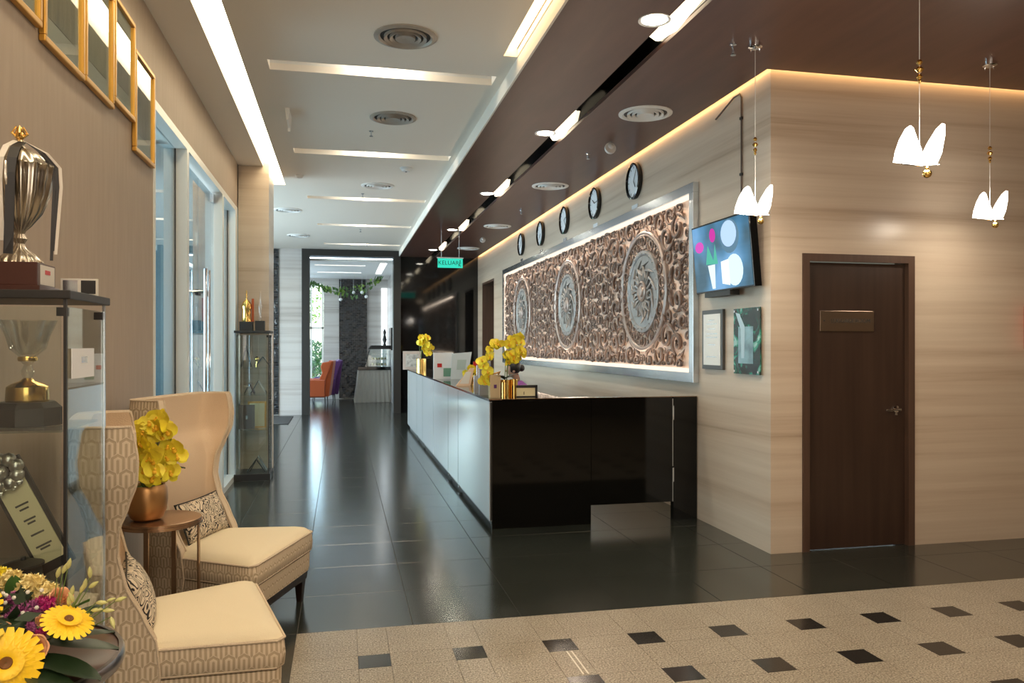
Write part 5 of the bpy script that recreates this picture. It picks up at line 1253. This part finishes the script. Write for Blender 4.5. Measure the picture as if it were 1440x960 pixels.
MB().tube([garl(i/16) for i in range(17)], .008, 6).build('vine', 'stem', t)
LM1 = MB().add([(0, 0, 0), (.03, .035, 0), (0, .085, -.01), (-.03, .035, 0)], [(0, 1, 2, 3)]).mesh('leaf', 'leafg', fix=False)
LM2 = MB().add([(0, 0, 0), (.03, .035, 0), (0, .085, -.01), (-.03, .035, 0)], [(0, 1, 2, 3)]).mesh('leaf', 'leafbr', fix=False)
for k in range(190):
    f = rnd.random(); p = garl(f); dn = rnd.uniform(-.05, .10+.22*math.exp(-((f-.72)/.18)**2))
    link('leaf', LM1 if rnd.random() < .6 else LM2, t, p+Vector((rnd.uniform(-.04, .04), rnd.uniform(-.1, .05), -dn)), (R(rnd.uniform(60, 130)), rnd.uniform(-1, 1), rnd.uniform(-1.5, 1.5)), (rnd.uniform(1, 1.6),)*3)
for k, (px, py) in enumerate(((479, 421), (497, 411), (509, 411), (515, 417))):
    p = at(px, py, 20.7); b_ = thing('hanging_ornament', 'small white ball ornament hanging below the vine garland, ' + ['leftmost', 'second from the left', 'third from the left', 'rightmost'][k], 'ornament', p, 0, 'white balls below the garland')
    MB().ball((0, 0, 0), .045, 12).build('ball', 'paperw', b_, smooth=True); MB().tube([(0, 0, .04), (0, 0, 3.35-p.z)], .003, 5).build('string', 'paperw', b_)
t = thing('floor_strips', 'pair of thin pale strips on the granite below the third dark square', 'floor strip', (1.09, 3.525, .0))
for dx in (-.012, .012): MB().box(dx-.004, dx+.004, -.135, .135, .0004, .0016).build('strip', 'paper', t)
# dark flat sheet on the floor beyond the column
tag(MB().box(-2.2, -.98, 15.3, 16.9, .001, .014).build('dark_floor_sheet', 'mat', bevel=.004), 'dark grey sheet lying before the pale end wall beyond the column', 'mat')
# greenery and ground outside the windows
tag(MB().box(-30, 12, 22.6, 40, -.3, -.05).box(-30, -6.0, -5, 22.6, -.3, -.05).build('courtyard_ground', pm('pale_paving', (.45, .47, .45), .8)), 'pale paving outside the breakfast room window', 'ground')
def shrub(name, lab, loc, r, h, n, seed, mat):
    t = thing(name, lab, 'tree', loc, 0, 'courtyard greenery'); q = random.Random(seed); mb = MB()
    for k in range(n):
        a, b_, rr_ = q.uniform(0, 2*pi), math.acos(q.uniform(-1, 1)), r*q.random()**.4
        c_ = Vector((rr_*sin(b_)*cos(a), rr_*sin(b_)*sin(a), h+rr_*cos(b_)*1.1)); dv = Vector((q.uniform(-1, 1), q.uniform(-1, 1), q.uniform(-1, 1))).normalized(); s_ = dv.orthogonal().normalized(); ln = q.uniform(.08, .18)
        mb.add([c_, c_+dv*ln*.5+s_*ln*.3, c_+dv*ln, c_+dv*ln*.5-s_*ln*.3], [(0, 1, 2, 3)])
    o = mb.build('crown', mat, t, fix=False); o['kind'] = 'stuff'
    MB().tube([(0, 0, 0), (.05, 0, h*.5), (0, 0, h)], [.09, .07, .04], 8).build('trunk', 'darkwood', t)
shrub('courtyard_tree', 'leafy tree outside the window left of the garland', (-1.6, 25.6, -.06), 1.0, 2.9, 1400, 2, 'leafbr')
shrub('courtyard_tree', 'lower bush outside the breakfast room window', (-.9, 26.5, -.06), .7, 1.0, 900, 3, 'leafg')
